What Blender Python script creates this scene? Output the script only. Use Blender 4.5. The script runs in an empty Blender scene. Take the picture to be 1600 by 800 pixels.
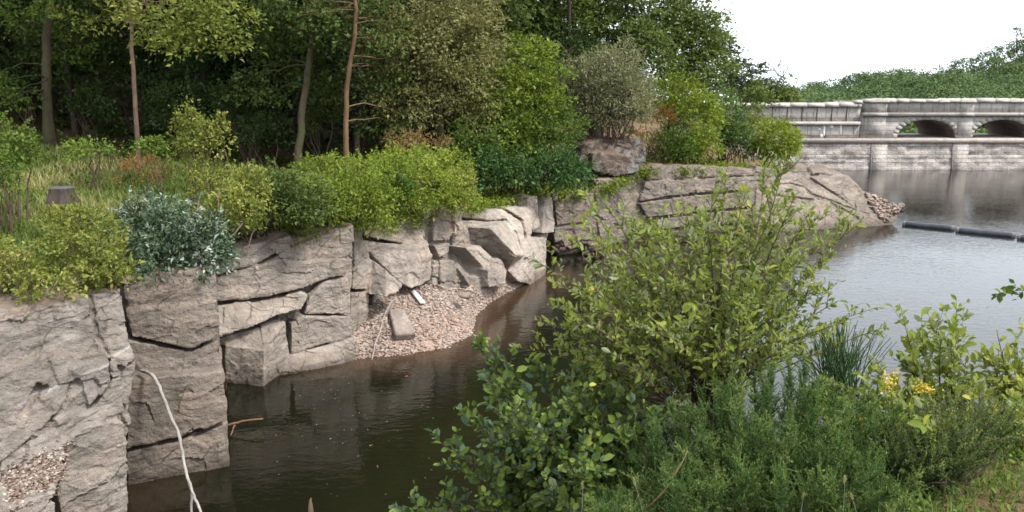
import bpy, bmesh, math, random
import numpy as np
from mathutils import Vector

RNG = np.random.default_rng(11)
C = bpy.context.scene.collection
# ------------------------------------------------------------------ camera model
F_PX, PITCH, CAM_H = 1331.0, math.radians(11.5), 7.0
CP, SP = math.cos(PITCH), math.sin(PITCH)
CAM = np.array([0.0, 0.0, CAM_H])

def ray(px, py):
    a, b = (px - 800) / F_PX, (400 - py) / F_PX
    return np.array([a, CP + b * SP, -SP + b * CP])
def at_y(px, py, Y):
    d = ray(px, py); return CAM + d * (Y / d[1])
def at_z(px, py, Z):
    d = ray(px, py); return CAM + d * ((Z - CAM_H) / d[2])
def pxm(Y):                                   # metres per photo pixel at distance Y
    return Y / F_PX

# ------------------------------------------------------------------ noise
def _hash(ix, iy, iz, k):
    with np.errstate(over='ignore'):
        h = (ix.astype(np.int64) * 374761393 + iy.astype(np.int64) * 668265263 + iz.astype(np.int64) * 2147483647 + k * 1274126177)
        h = (h ^ (h >> 13)) * 1274126177
        h = h ^ (h >> 16)
    return (h & 0xFFFFFF) / float(0xFFFFFF)
def vnoise(P, seed=0):
    I = np.floor(P).astype(np.int64); f = P - I
    f = f * f * f * (f * (f * 6 - 15) + 10)
    out = 0
    for dx in (0, 1):
        wx = f[:, 0] if dx else 1 - f[:, 0]
        for dy in (0, 1):
            wy = f[:, 1] if dy else 1 - f[:, 1]
            for dz in (0, 1):
                wz = f[:, 2] if dz else 1 - f[:, 2]
                out = out + wx * wy * wz * _hash(I[:, 0] + dx, I[:, 1] + dy, I[:, 2] + dz, seed)
    return out * 2 - 1
def fbm(P, octv=4, seed=0, gain=.5):
    a, s, o = 1.0, 0.0, 0
    for k in range(octv):
        o = o + a * vnoise(P * (2.03 ** k) + 17.3 * k, seed + k); s += a; a *= gain
    return o / s
def facets(P, seed=0):
    """planar facets: nearest jittered cell, value is a random linear slope across that cell"""
    I = np.floor(P).astype(np.int64)
    best = np.full(len(P), 1e9); val = np.zeros(len(P))
    for dx in (-1, 0, 1):
        for dy in (-1, 0, 1):
            for dz in (-1, 0, 1):
                J = I + np.array([dx, dy, dz])
                c = [_hash(J[:, 0], J[:, 1], J[:, 2], seed + k) for k in range(7)]
                D = P - (J + np.stack(c[:3], 1))
                d = (D * D).sum(1)
                v = (c[3] - .5) * 1.2 + ((np.stack(c[4:7], 1) - .5) * 2 * D).sum(1)
                m = d < best
                best[m] = d[m]; val[m] = v[m]
    return val

# ------------------------------------------------------------------ scene helpers
def mesh_from(name, V, faces, tint=None, smooth=False):
    me = bpy.data.meshes.new(name)
    V = np.asarray(V, dtype=np.float32)
    faces = [np.asarray(f, dtype=np.int32) for f in faces if len(f)]
    me.vertices.add(len(V)); me.vertices.foreach_set('co', V.ravel())
    loops = np.concatenate([f.ravel() for f in faces]); tot = np.concatenate([np.full(len(f), f.shape[1]) for f in faces])
    me.loops.add(len(loops)); me.loops.foreach_set('vertex_index', loops)
    me.polygons.add(len(tot))
    me.polygons.foreach_set('loop_start', np.concatenate([[0], np.cumsum(tot)[:-1]]).astype(np.int32))
    try: me.polygons.foreach_set('loop_total', tot.astype(np.int32))
    except Exception: pass
    me.update(calc_edges=True); me.validate()
    if tint is not None:
        at = me.attributes.new('tint', 'FLOAT', 'POINT'); at.data.foreach_set('value', np.asarray(tint, dtype=np.float32))
    if smooth: me.polygons.foreach_set('use_smooth', np.ones(len(me.polygons), dtype=bool))
    return me
class MB:
    """collects vertices, faces and tints of ONE mesh"""
    def __init__(s): s.V, s.F, s.T, s.n = [], [], [], 0
    def add(s, V, faces, tint=0.5):
        V = np.asarray(V, float)
        for f in faces:
            f = np.asarray(f, int)
            if len(f): s.F.append(f + s.n)
        t = np.full(len(V), tint) if np.isscalar(tint) else np.asarray(tint, float)
        s.V.append(V); s.T.append(t); s.n += len(V)
    def tube(s, path, rad, seg=6, tint=.5, cap=True):
        P = np.asarray(path, float); n = len(P)
        R = np.full(n, rad) if np.isscalar(rad) else np.asarray(rad, float)
        T = np.gradient(P, axis=0); T /= np.linalg.norm(T, axis=1)[:, None] + 1e-9
        ref = np.array([0, 0, 1.]) if abs(T[:, 2]).mean() < .8 else np.array([1., 0, 0])
        A = np.cross(T, ref); A /= np.linalg.norm(A, axis=1)[:, None] + 1e-9
        B = np.cross(T, A)
        th = np.linspace(0, 2 * math.pi, seg, endpoint=False)
        V = P[:, None] + R[:, None, None] * (A[:, None] * np.cos(th)[None, :, None] + B[:, None] * np.sin(th)[None, :, None])
        i, j = np.meshgrid(np.arange(n - 1), np.arange(seg), indexing='ij')
        q = np.stack([i * seg + j, i * seg + (j + 1) % seg, (i + 1) * seg + (j + 1) % seg, (i + 1) * seg + j], -1).reshape(-1, 4)
        fs = [q]
        if cap: fs.append(np.arange(seg)[None, ::-1]); fs.append((np.arange(seg) + (n - 1) * seg)[None])
        s.add(V.reshape(-1, 3), fs, tint)
    def box(s, lo, hi, tint=.5):
        x0, y0, z0 = lo; x1, y1, z1 = hi
        V = [(x0,y0,z0),(x1,y0,z0),(x1,y1,z0),(x0,y1,z0),(x0,y0,z1),(x1,y0,z1),(x1,y1,z1),(x0,y1,z1)]
        s.add(V, [[(0,3,2,1),(4,5,6,7),(0,1,5,4),(1,2,6,5),(2,3,7,6),(3,0,4,7)]], tint)
    def mesh(s, name, loc=(0,0,0), smooth=False):
        return mesh_from(name, np.concatenate(s.V) - np.asarray(loc, float), s.F, np.concatenate(s.T), smooth)
    def build(s, name, mat, parent=None, loc=None, smooth=False):
        o = None
        l = np.array(parent.location) if parent is not None else (np.zeros(3) if loc is None else np.asarray(loc, float))
        o = bpy.data.objects.new(name, s.mesh(name, l, smooth)); C.objects.link(o)
        if parent is not None: o.parent = parent
        else: o.location = l
        o.data.materials.append(mat)
        return o
def tag(o, label=None, cat=None, group=None, kind=None):
    if label: o['label'] = label
    if cat: o['category'] = cat
    if group: o['group'] = group
    if kind: o['kind'] = kind
    return o
def empty(name, loc, label=None, cat=None, group=None):
    o = bpy.data.objects.new(name, None); o.location = [float(v) for v in loc]; o.empty_display_size = .3
    C.objects.link(o); return tag(o, label, cat, group)
def copy_tree(o, parent=None):
    c = o.copy(); C.objects.link(c)
    if parent is not None: c.parent = parent
    for ch in list(o.children): copy_tree(ch, c)
    return c

# ------------------------------------------------------------------ materials
class NT:
    def __init__(s, name):
        s.m = bpy.data.materials.new(name); s.m.use_nodes = True; s.t = s.m.node_tree; s.t.nodes.clear()
        s.out = s.n('ShaderNodeOutputMaterial')
    def n(s, typ, ins=None, **kw):
        nd = s.t.nodes.new(typ)
        for k, v in kw.items(): setattr(nd, k, v)
        for k, v in (ins or {}).items():
            if isinstance(v, bpy.types.NodeSocket): s.t.links.new(v, nd.inputs[k])
            else: nd.inputs[k].default_value = v
        return nd
    def link(s, a, b): s.t.links.new(a, b)
    def math(s, op, a, b=0.0, c=None, clamp=False):
        nd = s.n('ShaderNodeMath', operation=op, use_clamp=clamp)
        for i, v in enumerate((a, b) if c is None else (a, b, c)):
            if isinstance(v, bpy.types.NodeSocket): s.link(v, nd.inputs[i])
            else: nd.inputs[i].default_value = v
        return nd.outputs[0]
    def noise(s, vec, scale, detail=4, rough=.55, dist=0.0, dim='3D'):
        nd = s.n('ShaderNodeTexNoise', {'Scale': scale, 'Detail': detail, 'Roughness': rough, 'Distortion': dist})
        if vec is not None: s.link(vec, nd.inputs['Vector'])
        return nd.outputs['Fac']
    def mapr(s, v, a, b, c=0.0, d=1.0):
        nd = s.n('ShaderNodeMapRange', {'From Min': a, 'From Max': b, 'To Min': c, 'To Max': d}); s.link(v, nd.inputs['Value']); return nd.outputs[0]
    def mix(s, fac, a, b, mode='MIX'):
        nd = s.n('ShaderNodeMix', data_type='RGBA', blend_type=mode)
        for i, v in ((0, fac), (6, a), (7, b)):
            if isinstance(v, bpy.types.NodeSocket): s.link(v, nd.inputs[i])
            else: nd.inputs[i].default_value = v if i == 0 else (v[0], v[1], v[2], 1)
        return nd.outputs[2]
    def ramp(s, v, stops):
        nd = s.n('ShaderNodeValToRGB'); s.link(v, nd.inputs[0]); e = nd.color_ramp.elements
        while len(e) < len(stops): e.new(.5)
        for i, (p, c) in enumerate(stops):
            e[i].position = p; e[i].color = (*c, 1) if len(c) == 3 else c
        return nd.outputs[0]
    def pos(s): return s.n('ShaderNodeNewGeometry').outputs['Position']
    def scale(s, vec, sc, rot=(0,0,0)):
        nd = s.n('ShaderNodeMapping', {'Scale': sc, 'Rotation': rot}); s.link(vec, nd.inputs['Vector']); return nd.outputs[0]
    def bump(s, h, strength, dist, normal=None):
        nd = s.n('ShaderNodeBump', {'Strength': strength, 'Distance': dist}); s.link(h, nd.inputs['Height'])
        if normal is not None: s.link(normal, nd.inputs['Normal'])
        return nd.outputs[0]
    def finish(s, col, rough=.85, normal=None, spec=.3):
        p = s.n('ShaderNodeBsdfPrincipled', {'Specular IOR Level': spec})
        for k, v in (('Base Color', col), ('Roughness', rough), ('Normal', normal)):
            if v is None: continue
            if isinstance(v, bpy.types.NodeSocket): s.link(v, p.inputs[k])
            else: p.inputs[k].default_value = (*v, 1) if k == 'Base Color' else v
        s.link(p.outputs[0], s.out.inputs[0]); return s.m

def leaf_mat(name, stops, trans=.35, rough=.6, spec=.13, under=None):
    """leaf colour from the per-leaf tint; leaves let part of the light through"""
    t = NT(name)
    at = t.n('ShaderNodeAttribute', attribute_name='tint').outputs['Fac']
    col = t.ramp(at, stops)
    if under is not None:
        g = t.n('ShaderNodeNewGeometry').outputs['Backfacing']
        col = t.mix(g, col, under)
    p = t.n('ShaderNodeBsdfPrincipled', {'Roughness': rough, 'Specular IOR Level': spec}); t.link(col, p.inputs['Base Color'])
    tr = t.n('ShaderNodeBsdfTranslucent'); t.link(t.mix(1.0, col, (1.0, 1.0, .55), 'MULTIPLY'), tr.inputs['Color'])
    mx = t.n('ShaderNodeMixShader', {0: trans}); t.link(p.outputs[0], mx.inputs[1]); t.link(tr.outputs[0], mx.inputs[2])
    t.link(mx.outputs[0], t.out.inputs[0]); return t.m
def bark_mat(name, a, b, moss=None, mosz=(0, 1)):
    t = NT(name); P = t.pos()
    n1 = t.noise(t.scale(P, (9, 9, 2)), 1.0, 5, .65)
    n2 = t.noise(P, 1.6, 3)
    col = t.mix(t.mapr(n1, .3, .7), a, b)
    col = t.mix(t.mapr(n2, .45, .7, 0, .6), col, tuple(v * .5 for v in a))
    if moss is not None: col = t.mix(t.mapr(t.noise(P, 2.5, 4), .42, .6, 0, .85), col, moss)
    return t.finish(col, .9, t.bump(n1, .7, .03), .2)
def rock_mat(name, light, dark, lichen=None, soil=True, wet=True, vein=False):
    t = NT(name); P = t.pos()
    Pd = t.n('ShaderNodeVectorMath', operation='ADD')
    nz = t.n('ShaderNodeTexNoise', {'Scale': .9, 'Detail': 3.0}); t.link(P, nz.inputs['Vector'])
    t.link(P, Pd.inputs[0])
    sc = t.n('ShaderNodeVectorMath', operation='SCALE', ); t.link(nz.outputs['Color'], sc.inputs[0]); sc.inputs['Scale'].default_value = .7
    t.link(sc.outputs[0], Pd.inputs[1]); PD = Pd.outputs[0]
    big = t.noise(P, .55, 4, .6); mid = t.noise(PD, 2.2, 6, .68); fine = t.noise(P, 14, 5, .7)
    bed = t.noise(t.scale(PD, (.8, .8, 7.0), (.12, .1, 0)), 1.0, 5, .7)
    streak = t.noise(t.scale(PD, (3.0, 3.0, .35)), 1.0, 4, .6)
    f = t.math('ADD', t.math('MULTIPLY', big, .4), t.math('MULTIPLY', mid, .35))
    f = t.math('ADD', f, t.math('MULTIPLY', bed, .35)); f = t.mapr(f, .40, .70)
    col = t.ramp(f, [(.1, dark), (.42, tuple((a + b) / 2 for a, b in zip(light, dark))), (.62, light), (.9, tuple(min(1, v * 1.4) for v in light))])
    col = t.mix(t.mapr(streak, .5, .68, 0, .55), col, tuple(v * .8 for v in dark))
    col = t.mix(t.mapr(fine, .35, .7, .0, .6), col, tuple(v * .6 for v in light))
    pk = t.noise(PD, 1.1, 2); col = t.mix(t.mapr(pk, .5, .7, 0, .4), col, (light[0] * 1.02, light[1] * .88, light[2] * .78))
    vr = t.n('ShaderNodeTexVoronoi', {'Scale': 1.25, 'Randomness': 1.0}, feature='DISTANCE_TO_EDGE')
    t.link(t.scale(PD, (.8, .8, 1.5), (.25, .5, .2)), vr.inputs['Vector']); crack = t.mapr(vr.outputs['Distance'], .0, .025, 1, 0)
    crk = t.math('MULTIPLY', crack, t.mapr(t.noise(P, .9, 2), .5, .6))
    col = t.mix(t.math('MULTIPLY', crk, .75), col, tuple(v * .22 for v in dark))
    N = t.n('ShaderNodeNewGeometry').outputs['Normal']
    sp = t.n('ShaderNodeSeparateXYZ'); t.link(N, sp.inputs[0]); nzv = sp.outputs['Z']
    sz = t.n('ShaderNodeSeparateXYZ'); t.link(P, sz.inputs[0]); z = sz.outputs['Z']
    if vein:                                       # one pale quartz seam: a plane through the rock
        nv, dv_ = vein
        dp = t.n('ShaderNodeVectorMath', operation='DOT_PRODUCT'); t.link(P, dp.inputs[0]); dp.inputs[1].default_value = nv
        dd = t.math('ABSOLUTE', t.math('ADD', t.math('SUBTRACT', dp.outputs['Value'], dv_), t.math('MULTIPLY', t.math('SUBTRACT', big, .5), .35)))
        wv = t.math('MULTIPLY', t.mapr(dd, .006, .03, 1, 0), t.mapr(mid, .35, .5, .15, .6))
        col = t.mix(wv, col, (.46, .44, .42))
    col = t.mix(t.math('MULTIPLY', t.mapr(t.noise(P, 3.4, 7, .72), .56, .66), .35), col, (.20, .20, .15))
    if lichen is not None:
        col = t.mix(t.math('MULTIPLY', t.mapr(t.noise(PD, 2.6, 8, .75), .50, .56), .85), col, lichen)
        col = t.mix(t.math('MULTIPLY', t.mapr(t.noise(PD, 1.5, 6, .7), .55, .62), .8), col, (.06, .04, .025))
    if soil:
        up = t.math('MULTIPLY', t.mapr(nzv, .55, .85), t.mapr(t.math('ADD', z, t.math('MULTIPLY', mid, 1.6)), 3.3, 4.1))
        col = t.mix(t.math('MULTIPLY', up, .8), col, t.mix(fine, (.10, .065, .042), (.2, .14, .1)))
    if wet:
        wl = t.mapr(t.math('ADD', z, t.math('MULTIPLY', big, .3)), .2, .55, 1, 0)
        col = t.mix(t.math('MULTIPLY', wl, .72), col, (.07, .052, .04))
    h = t.math('ADD', t.math('MULTIPLY', mid, .8), t.math('MULTIPLY', bed, .55))
    ch = t.n('ShaderNodeTexVoronoi', {'Scale': 4.2, 'Randomness': 1.0}); t.link(t.scale(PD, (1, 1, 1.9), (.3, .2, .4)), ch.inputs['Vector'])
    h = t.math('SUBTRACT', h, t.math('MULTIPLY', ch.outputs['Distance'], .32)); h = t.math('SUBTRACT', h, t.math('MULTIPLY', crk, .08))
    grain = t.noise(P, 45, 3, .7); col = t.mix(t.mapr(grain, .55, .75, 0, .45), col, tuple(v * .5 for v in dark)); col = t.mix(t.mapr(grain, .42, .28, 0, .35), col, tuple(min(1, v * 1.35) for v in light))
    b1 = t.bump(h, 1.0, .085); b2 = t.bump(fine, 1.0, .045, b1)
    return t.finish(col, .88, b2, .25)

M = {}
M['rock'] = rock_mat('granite_rock', (.335, .286, .243), (.17, .141, .117))
M['rock_brown'] = rock_mat('granite_rock_brown', (.243, .202, .168), (.112, .09, .073))
M['rock_pale'] = rock_mat('granite_rock_pale', (.38, .325, .276), (.20, .166, .138))
M['rock_lichen'] = rock_mat('lichen_boulder', (.095, .07, .055), (.045, .034, .027), lichen=(.17, .168, .16), wet=False)
M['stone'] = rock_mat('loose_stone', (.28, .23, .2), (.15, .115, .1), soil=False, wet=False)
M['stone_dark'] = rock_mat('dark_stone', (.17, .125, .10), (.07, .05, .04), soil=False, wet=False)
def flat_tint(name, stops, rough=.8, spec=.3):
    t = NT(name); at = t.n('ShaderNodeAttribute', attribute_name='tint').outputs['Fac']
    P = t.pos(); n = t.noise(P, 25, 3)
    col = t.mix(t.mapr(n, .3, .7, 0, .35), t.ramp(at, stops), (.08, .06, .05))
    return t.finish(col, rough, t.bump(n, .4, .01), spec)
M['gravel'] = flat_tint('gravel_shards', [(0, (.19, .135, .105)), (.4, (.30, .228, .182)), (.8, (.37, .295, .245)), (1, (.43, .37, .325))])
M['dead_wood'] = bark_mat('bleached_wood', (.36, .325, .295), (.17, .148, .13))
M['twig_orange'] = bark_mat('orange_twig', (.22, .12, .07), (.12, .065, .04))
M['bark'] = bark_mat('tree_bark', (.11, .078, .055), (.05, .035, .027), moss=(.07, .08, .03))
M['bark_pink'] = bark_mat('pinkish_bark', (.19, .125, .09), (.09, .06, .045))
M['bark_tan'] = bark_mat('tan_bark', (.20, .125, .065), (.09, .055, .033))
M['bark_dark'] = bark_mat('dark_bark', (.07, .052, .04), (.03, .023, .02))
M['stem'] = bark_mat('shrub_stem', (.15, .10, .07), (.07, .05, .04))
G = lambda *c: c
M['lf_yellow'] = leaf_mat('leaf_yellow_green', [(0, (.075, .10, .02)), (.45, (.18, .21, .045)), (.85, (.32, .335, .085)), (1, (.44, .38, .13))], .4)
M['lf_green'] = leaf_mat('leaf_mid_green', [(0, (.035, .065, .014)), (.5, (.085, .145, .026)), (1, (.19, .25, .055))], .4)
M['lf_bright'] = leaf_mat('leaf_bright_green', [(0, (.07, .11, .016)), (.5, (.165, .22, .032)), (1, (.31, .36, .065))], .4)
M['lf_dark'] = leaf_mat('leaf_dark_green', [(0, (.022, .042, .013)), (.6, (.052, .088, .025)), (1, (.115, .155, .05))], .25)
M['lf_forest'] = leaf_mat('leaf_forest', [(0, (.04, .062, .016)), (.5, (.085, .125, .032)), (1, (.17, .21, .065))], .35)
M['lf_olive'] = leaf_mat('leaf_olive', [(0, (.08, .08, .028)), (.5, (.18, .18, .065)), (1, (.30, .285, .125))], .35)
M['lf_grey'] = leaf_mat('leaf_grey_green', [(0, (.11, .12, .06)), (.5, (.22, .23, .125)), (1, (.34, .335, .21))], .3)
M['lf_silver'] = leaf_mat('leaf_blue_green_silver', [(0, (.03, .055, .03)), (.5, (.08, .125, .068)), (.78, (.17, .22, .14)), (.88, (.26, .31, .25)), (1, (.40, .44, .39))], .2)
M['lf_teal'] = leaf_mat('leaf_teal', [(0, (.025, .06, .018)), (.6, (.065, .13, .036)), (1, (.15, .22, .07))], .3)
M['lf_conifer'] = leaf_mat('needle_conifer', [(0, (.02, .035, .018)), (1, (.085, .105, .052))], .15)
M['lf_far'] = leaf_mat('leaf_far', [(0, (.045, .075, .03)), (.5, (.085, .13, .048)), (1, (.145, .19, .075))], .25)
M['lf_willow'] = leaf_mat('leaf_willow', [(0, (.07, .105, .018)), (.4, (.16, .205, .034)), (.8, (.30, .33, .065)), (.95, (.42, .41, .10)), (1, (.55, .40, .07))], .45, under=(.27, .31, .17))
M['lf_alder'] = leaf_mat('leaf_alder', [(0, (.04, .065, .014)), (.5, (.095, .145, .026)), (.85, (.20, .25, .045)), (1, (.38, .38, .07))], .3, .5, .2, under=(.10, .15, .09))
M['lf_gorse'] = leaf_mat('needle_gorse', [(0, (.045, .088, .028)), (.5, (.105, .175, .052)), (.85, (.21, .285, .085)), (1, (.34, .38, .12))], .35)
M['lf_broom'] = leaf_mat('broom_shoot', [(0, (.035, .07, .026)), (1, (.10, .17, .06))], .1)
M['grass'] = leaf_mat('grass_blades', [(0, (.07, .11, .022)), (.5, (.18, .22, .06)), (.75, (.33, .30, .13)), (1, (.46, .38, .21))], .35)
M['fern'] = leaf_mat('rusty_bracken', [(0, (.18, .09, .03)), (.6, (.30, .17, .06)), (1, (.36, .27, .12))], .3)
M['petal'] = leaf_mat('yellow_petals', [(0, (.40, .30, .03)), (1, (.60, .48, .10))], .3)
# ------------------------------------------------------------------ terrain: cliff-top edge in plan
def _e(px, py, Y): return at_y(px, py, Y)
EDGE = [np.array([-60, 8.5, 3.9]), np.array([-14, 11.0, 3.9]), _e(0, 492, 11.7), _e(192, 458, 12.6), _e(212, 446, 14.5), _e(333, 415, 15.2), _e(338, 392, 19.9), _e(455, 366, 20.7),
        _e(553, 352, 21.8), _e(655, 345, 24.6), _e(715, 322, 26.8), _e(770, 322, 29.5), _e(850, 305, 34.6), _e(925, 300, 36.6),
        _e(1005, 264, 38.6), _e(1160, 264, 42.6), _e(1212, 270, 44.2), _e(1290, 270, 46.3), _e(1335, 300, 47.4), _e(1400, 326, 48.6),
        np.array([20.0, 52, .6]), np.array([17.2, 60, 2.0]), np.array([17, 69.5, 3.0]), np.array([30, 79.5, 3.4]), np.array([40, 95, 3]), np.array([40, 200, 3])]
NFRONT = 20
E2 = np.array(EDGE)
def ground_main(X, Y):
    P = np.stack([X, Y], -1)
    best = np.full(X.shape, 1e9); ze = np.zeros(X.shape); inside = np.zeros(X.shape, bool)
    for i in range(len(E2) - 1):
        a, b = E2[i], E2[i + 1]; d = b[:2] - a[:2]
        t = np.clip(((P - a[:2]) @ d) / (d @ d), 0, 1)
        q = a[:2] + t[..., None] * d; D = np.hypot(P[..., 0] - q[..., 0], P[..., 1] - q[..., 1])
        m = D < best; best[m] = D[m]; ze[m] = (a[2] + t * (b[2] - a[2]))[m]
    poly = np.vstack([E2[:, :2], [[-300, 200], [-300, 8.5]]])
    j = len(poly) - 1
    for i in range(len(poly)):
        xi, yi = poly[i]; xj, yj = poly[j]
        c = ((yi > Y) != (yj > Y)) & (X < (xj - xi) * (Y - yi) / (yj - yi + 1e-12) + xi)
        inside ^= c; j = i
    s = np.where(inside, best, -best) - 1.0
    rise = np.where(s > 0, .10 * s + .45 * np.clip(s - 21, 0, 30) + 0.16 * np.clip(s - 51, 0, 400), 12 * s)
    return np.maximum(ze - .12 + rise, -1.6)
def ground_near(X, Y):
    yb = 4.3 + .28 * np.clip(X, -3, 8)
    z = 5.45 - .12 * np.clip(Y, -40, 50) - 1.15 * np.clip(Y - yb, 0, 50) - 1.6 * np.clip(.5 - X, 0, 6)
    return np.maximum(z, -1.6)
def ground(X, Y):
    X = np.asarray(X, float); Y = np.asarray(Y, float)
    z = np.maximum(ground_main(X, Y), ground_near(X, Y))
    P = np.stack([X, Y, np.zeros_like(X)], -1).reshape(-1, 3)
    n = (fbm(P * .35, 3, 5) * .28 + fbm(P * 1.6, 3, 9) * .07).reshape(X.shape)
    return z + n * np.clip((z + 1) / 3, 0, 1)
def rooted(x, y):
    """the nearest point further back that stands on the bank and not over the water"""
    for _ in range(30):
        if float(ground_main(np.array([x]), np.array([y]))[0]) > 2.3: break
        x -= .06; y += .2
    return x, y, gz(x, y)
def gz(x, y): return float(ground(np.array([x]), np.array([y]))[0])

def axis(stops):
    out = []
    for a, b, st in stops: out += list(np.arange(a, b - 1e-6, st))
    return np.array(out + [stops[-1][1]])
gx = axis([(-240, -60, 12), (-60, -24, 2), (-24, 26, .3), (26, 60, 4), (60, 240, 15)])
gy = axis([(-60, -4, 4), (-4, 72, .3), (72, 110, 2.5), (110, 200, 10)])
XX, YY = np.meshgrid(gx, gy, indexing='ij'); ZZ = ground(XX, YY)
ni, nj = XX.shape
i, j = np.meshgrid(np.arange(ni - 1), np.arange(nj - 1), indexing='ij')
Q = np.stack([i * nj + j, (i + 1) * nj + j, (i + 1) * nj + j + 1, i * nj + j + 1], -1).reshape(-1, 4)
t = NT('woodland_soil'); P = t.pos(); n1 = t.noise(P, 1.3, 6, .65); n2 = t.noise(P, 12, 5, .7)
col = t.ramp(t.math('ADD', t.math('MULTIPLY', n1, .6), t.math('MULTIPLY', n2, .4)), [(.35, (.055, .036, .022)), (.5, (.12, .072, .042)), (.66, (.20, .125, .075))])
gr = t.noise(P, .5, 4); col = t.mix(t.mapr(gr, .5, .62, 0, .7), col, (.10, .11, .04))
N = t.n('ShaderNodeNewGeometry').outputs['Normal']; sp = t.n('ShaderNodeSeparateXYZ'); t.link(N, sp.inputs[0])
col = t.mix(t.mapr(sp.outputs['Z'], .45, .65, .9, 0), col, (.10, .078, .062))
M['soil'] = t.finish(col, .95, t.bump(n2, .8, .05), .1)
me = mesh_from('ground', np.stack([XX, YY, ZZ], -1).reshape(-1, 3), [Q], smooth=True)
o = bpy.data.objects.new('ground', me); C.objects.link(o); me.materials.append(M['soil'])
tag(o, 'brown woodland soil and grassy bank around the water', 'ground', kind='structure')

# ------------------------------------------------------------------ rock outcrops built from jointed blocks
def unit_(v): return v / np.linalg.norm(v)
class Section:
    def __init__(s, pa, pb, lean):
        """face plane through two ground points; lean = metres it recedes per metre of height"""
        a, b = np.array(pa, float), np.array(pb, float)
        s.a = a; d = b - a; d[2] = 0; d /= np.linalg.norm(d)
        h = np.array([d[1], -d[0], 0.0])                     # horizontal, towards the water
        if h[1] > 0: h = -h
        s.h = h; s.nrm = h + np.array([0, 0, lean]); s.nrm /= np.linalg.norm(s.nrm)
        s.bm = bmesh.new()
    def pt(s, px, py, o=0.0):
        d = ray(px, py); k = ((s.a + s.h * o - CAM) @ s.nrm) / (d @ s.nrm)
        return CAM + d * k
    def block(s, pts, off=0.0, thick=1.0, gap=1.15, hull=False):
        A = np.array([(p[0], p[1]) for p in pts], float); O = np.array([(p[2] if len(p) > 2 else 0) + off for p in pts])
        n = len(A)
        if gap and not hull:
            ar = sum(A[i][0] * A[(i + 1) % n][1] - A[(i + 1) % n][0] * A[i][1] for i in range(n))
            sg = 1 if ar > 0 else -1
            B = A.copy()
            for i in range(n):
                e1 = A[i] - A[i - 1]; e2 = A[(i + 1) % n] - A[i]
                e1 /= np.linalg.norm(e1) + 1e-9; e2 /= np.linalg.norm(e2) + 1e-9
                n1 = np.array([-e1[1], e1[0]]) * sg; n2 = np.array([-e2[1], e2[0]]) * sg
                m = n1 + n2; l = np.linalg.norm(m)
                if l < .3: continue
                m /= l; B[i] = A[i] + m * min(gap / max(m @ n1, .35), gap * 2)
            A = B
        front = [s.pt(x, y, o) for (x, y), o in zip(A, O)]
        back = [p - s.h * (thick + max(o, 0)) for p, o in zip(front, O)]
        if hull:
            vs = [s.bm.verts.new(p) for p in front + back]
            bmesh.ops.convex_hull(s.bm, input=vs, use_existing_faces=False)
            for v in [v for v in vs if v.is_valid and not v.link_faces]: s.bm.verts.remove(v)
        else:
            f = [s.bm.verts.new(p) for p in front]; b = [s.bm.verts.new(p) for p in back]
            s.bm.faces.new(f); s.bm.faces.new(b[::-1])
            for i in range(n): s.bm.faces.new((f[i], b[i], b[(i + 1) % n], f[(i + 1) % n]))
    def back(s, pts, off=-.28):
        s.block(pts, off, .9, gap=0)
    def build(s, name, mat, voxel, amp=1.0, seed=0, loc=None, facet=1.0):
        bmesh.ops.recalc_face_normals(s.bm, faces=s.bm.faces[:])
        bmesh.ops.triangulate(s.bm, faces=s.bm.faces[:])
        return remeshed(name, s.bm, mat, voxel, amp, seed, loc, facet)
def remeshed(name, bm, mat, voxel, amp=1.0, seed=0, loc=None, facet=1.0, fscale=1.0):
    me0 = bpy.data.meshes.new('raw'); bm.to_mesh(me0); bm.free()
    t0 = bpy.data.objects.new('raw', me0); C.objects.link(t0)
    md = t0.modifiers.new('r', 'REMESH'); md.mode = 'VOXEL'; md.voxel_size = voxel; md.adaptivity = 0
    dg = bpy.context.evaluated_depsgraph_get()
    me = bpy.data.meshes.new_from_object(t0.evaluated_get(dg)); me.name = name
    bpy.data.objects.remove(t0); bpy.data.meshes.remove(me0)
    n = len(me.vertices)
    V = np.zeros(n * 3, np.float32); me.vertices.foreach_get('co', V); V = V.reshape(-1, 3).astype(float)
    Nn = np.zeros(n * 3, np.float32); me.vertices.foreach_get('normal', Nn); Nn = Nn.reshape(-1, 3).astype(float)
    W = V + .25 * np.stack([fbm(V * .8, 2, 31), fbm(V * .8, 2, 41), fbm(V * .8, 2, 51)], 1)
    d = .04 * fbm(V * .9, 2, seed) + .034 * facet * facets(W * np.array([1.5, 1.5, 2.2]) * fscale, seed + 3) + .012 * facet * facets(W * np.array([3.6, 3.6, 6.0]) * fscale, seed + 13)
    Z2 = V[:, 2] + .12 * V[:, 0] + .1 * fbm(V * 1.1, 2, seed + 5)
    d += .012 * facet * np.clip(vnoise(np.stack([V[:, 0] * .45, V[:, 1] * .45, Z2 * 5.5], 1), seed + 17) * 1.6, -1, 1)
    d += .013 * fbm(V * 5.5, 4, seed + 21, .6)
    V = V + Nn * (d * amp)[:, None]
    if loc is None: loc = np.array([V[:, 0].mean(), V[:, 1].mean(), max(V[:, 2].min(), 0)])
    me.vertices.foreach_set('co', (V - loc).astype(np.float32).ravel()); me.update()
    me.materials.clear(); me.materials.append(mat)
    me.polygons.foreach_set('use_smooth', np.ones(len(me.polygons), dtype=bool))
    me.set_sharp_from_angle(angle=math.radians(33))
    o = bpy.data.objects.new(name, me); C.objects.link(o); o.location = [float(v) for v in loc]
    return o

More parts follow.
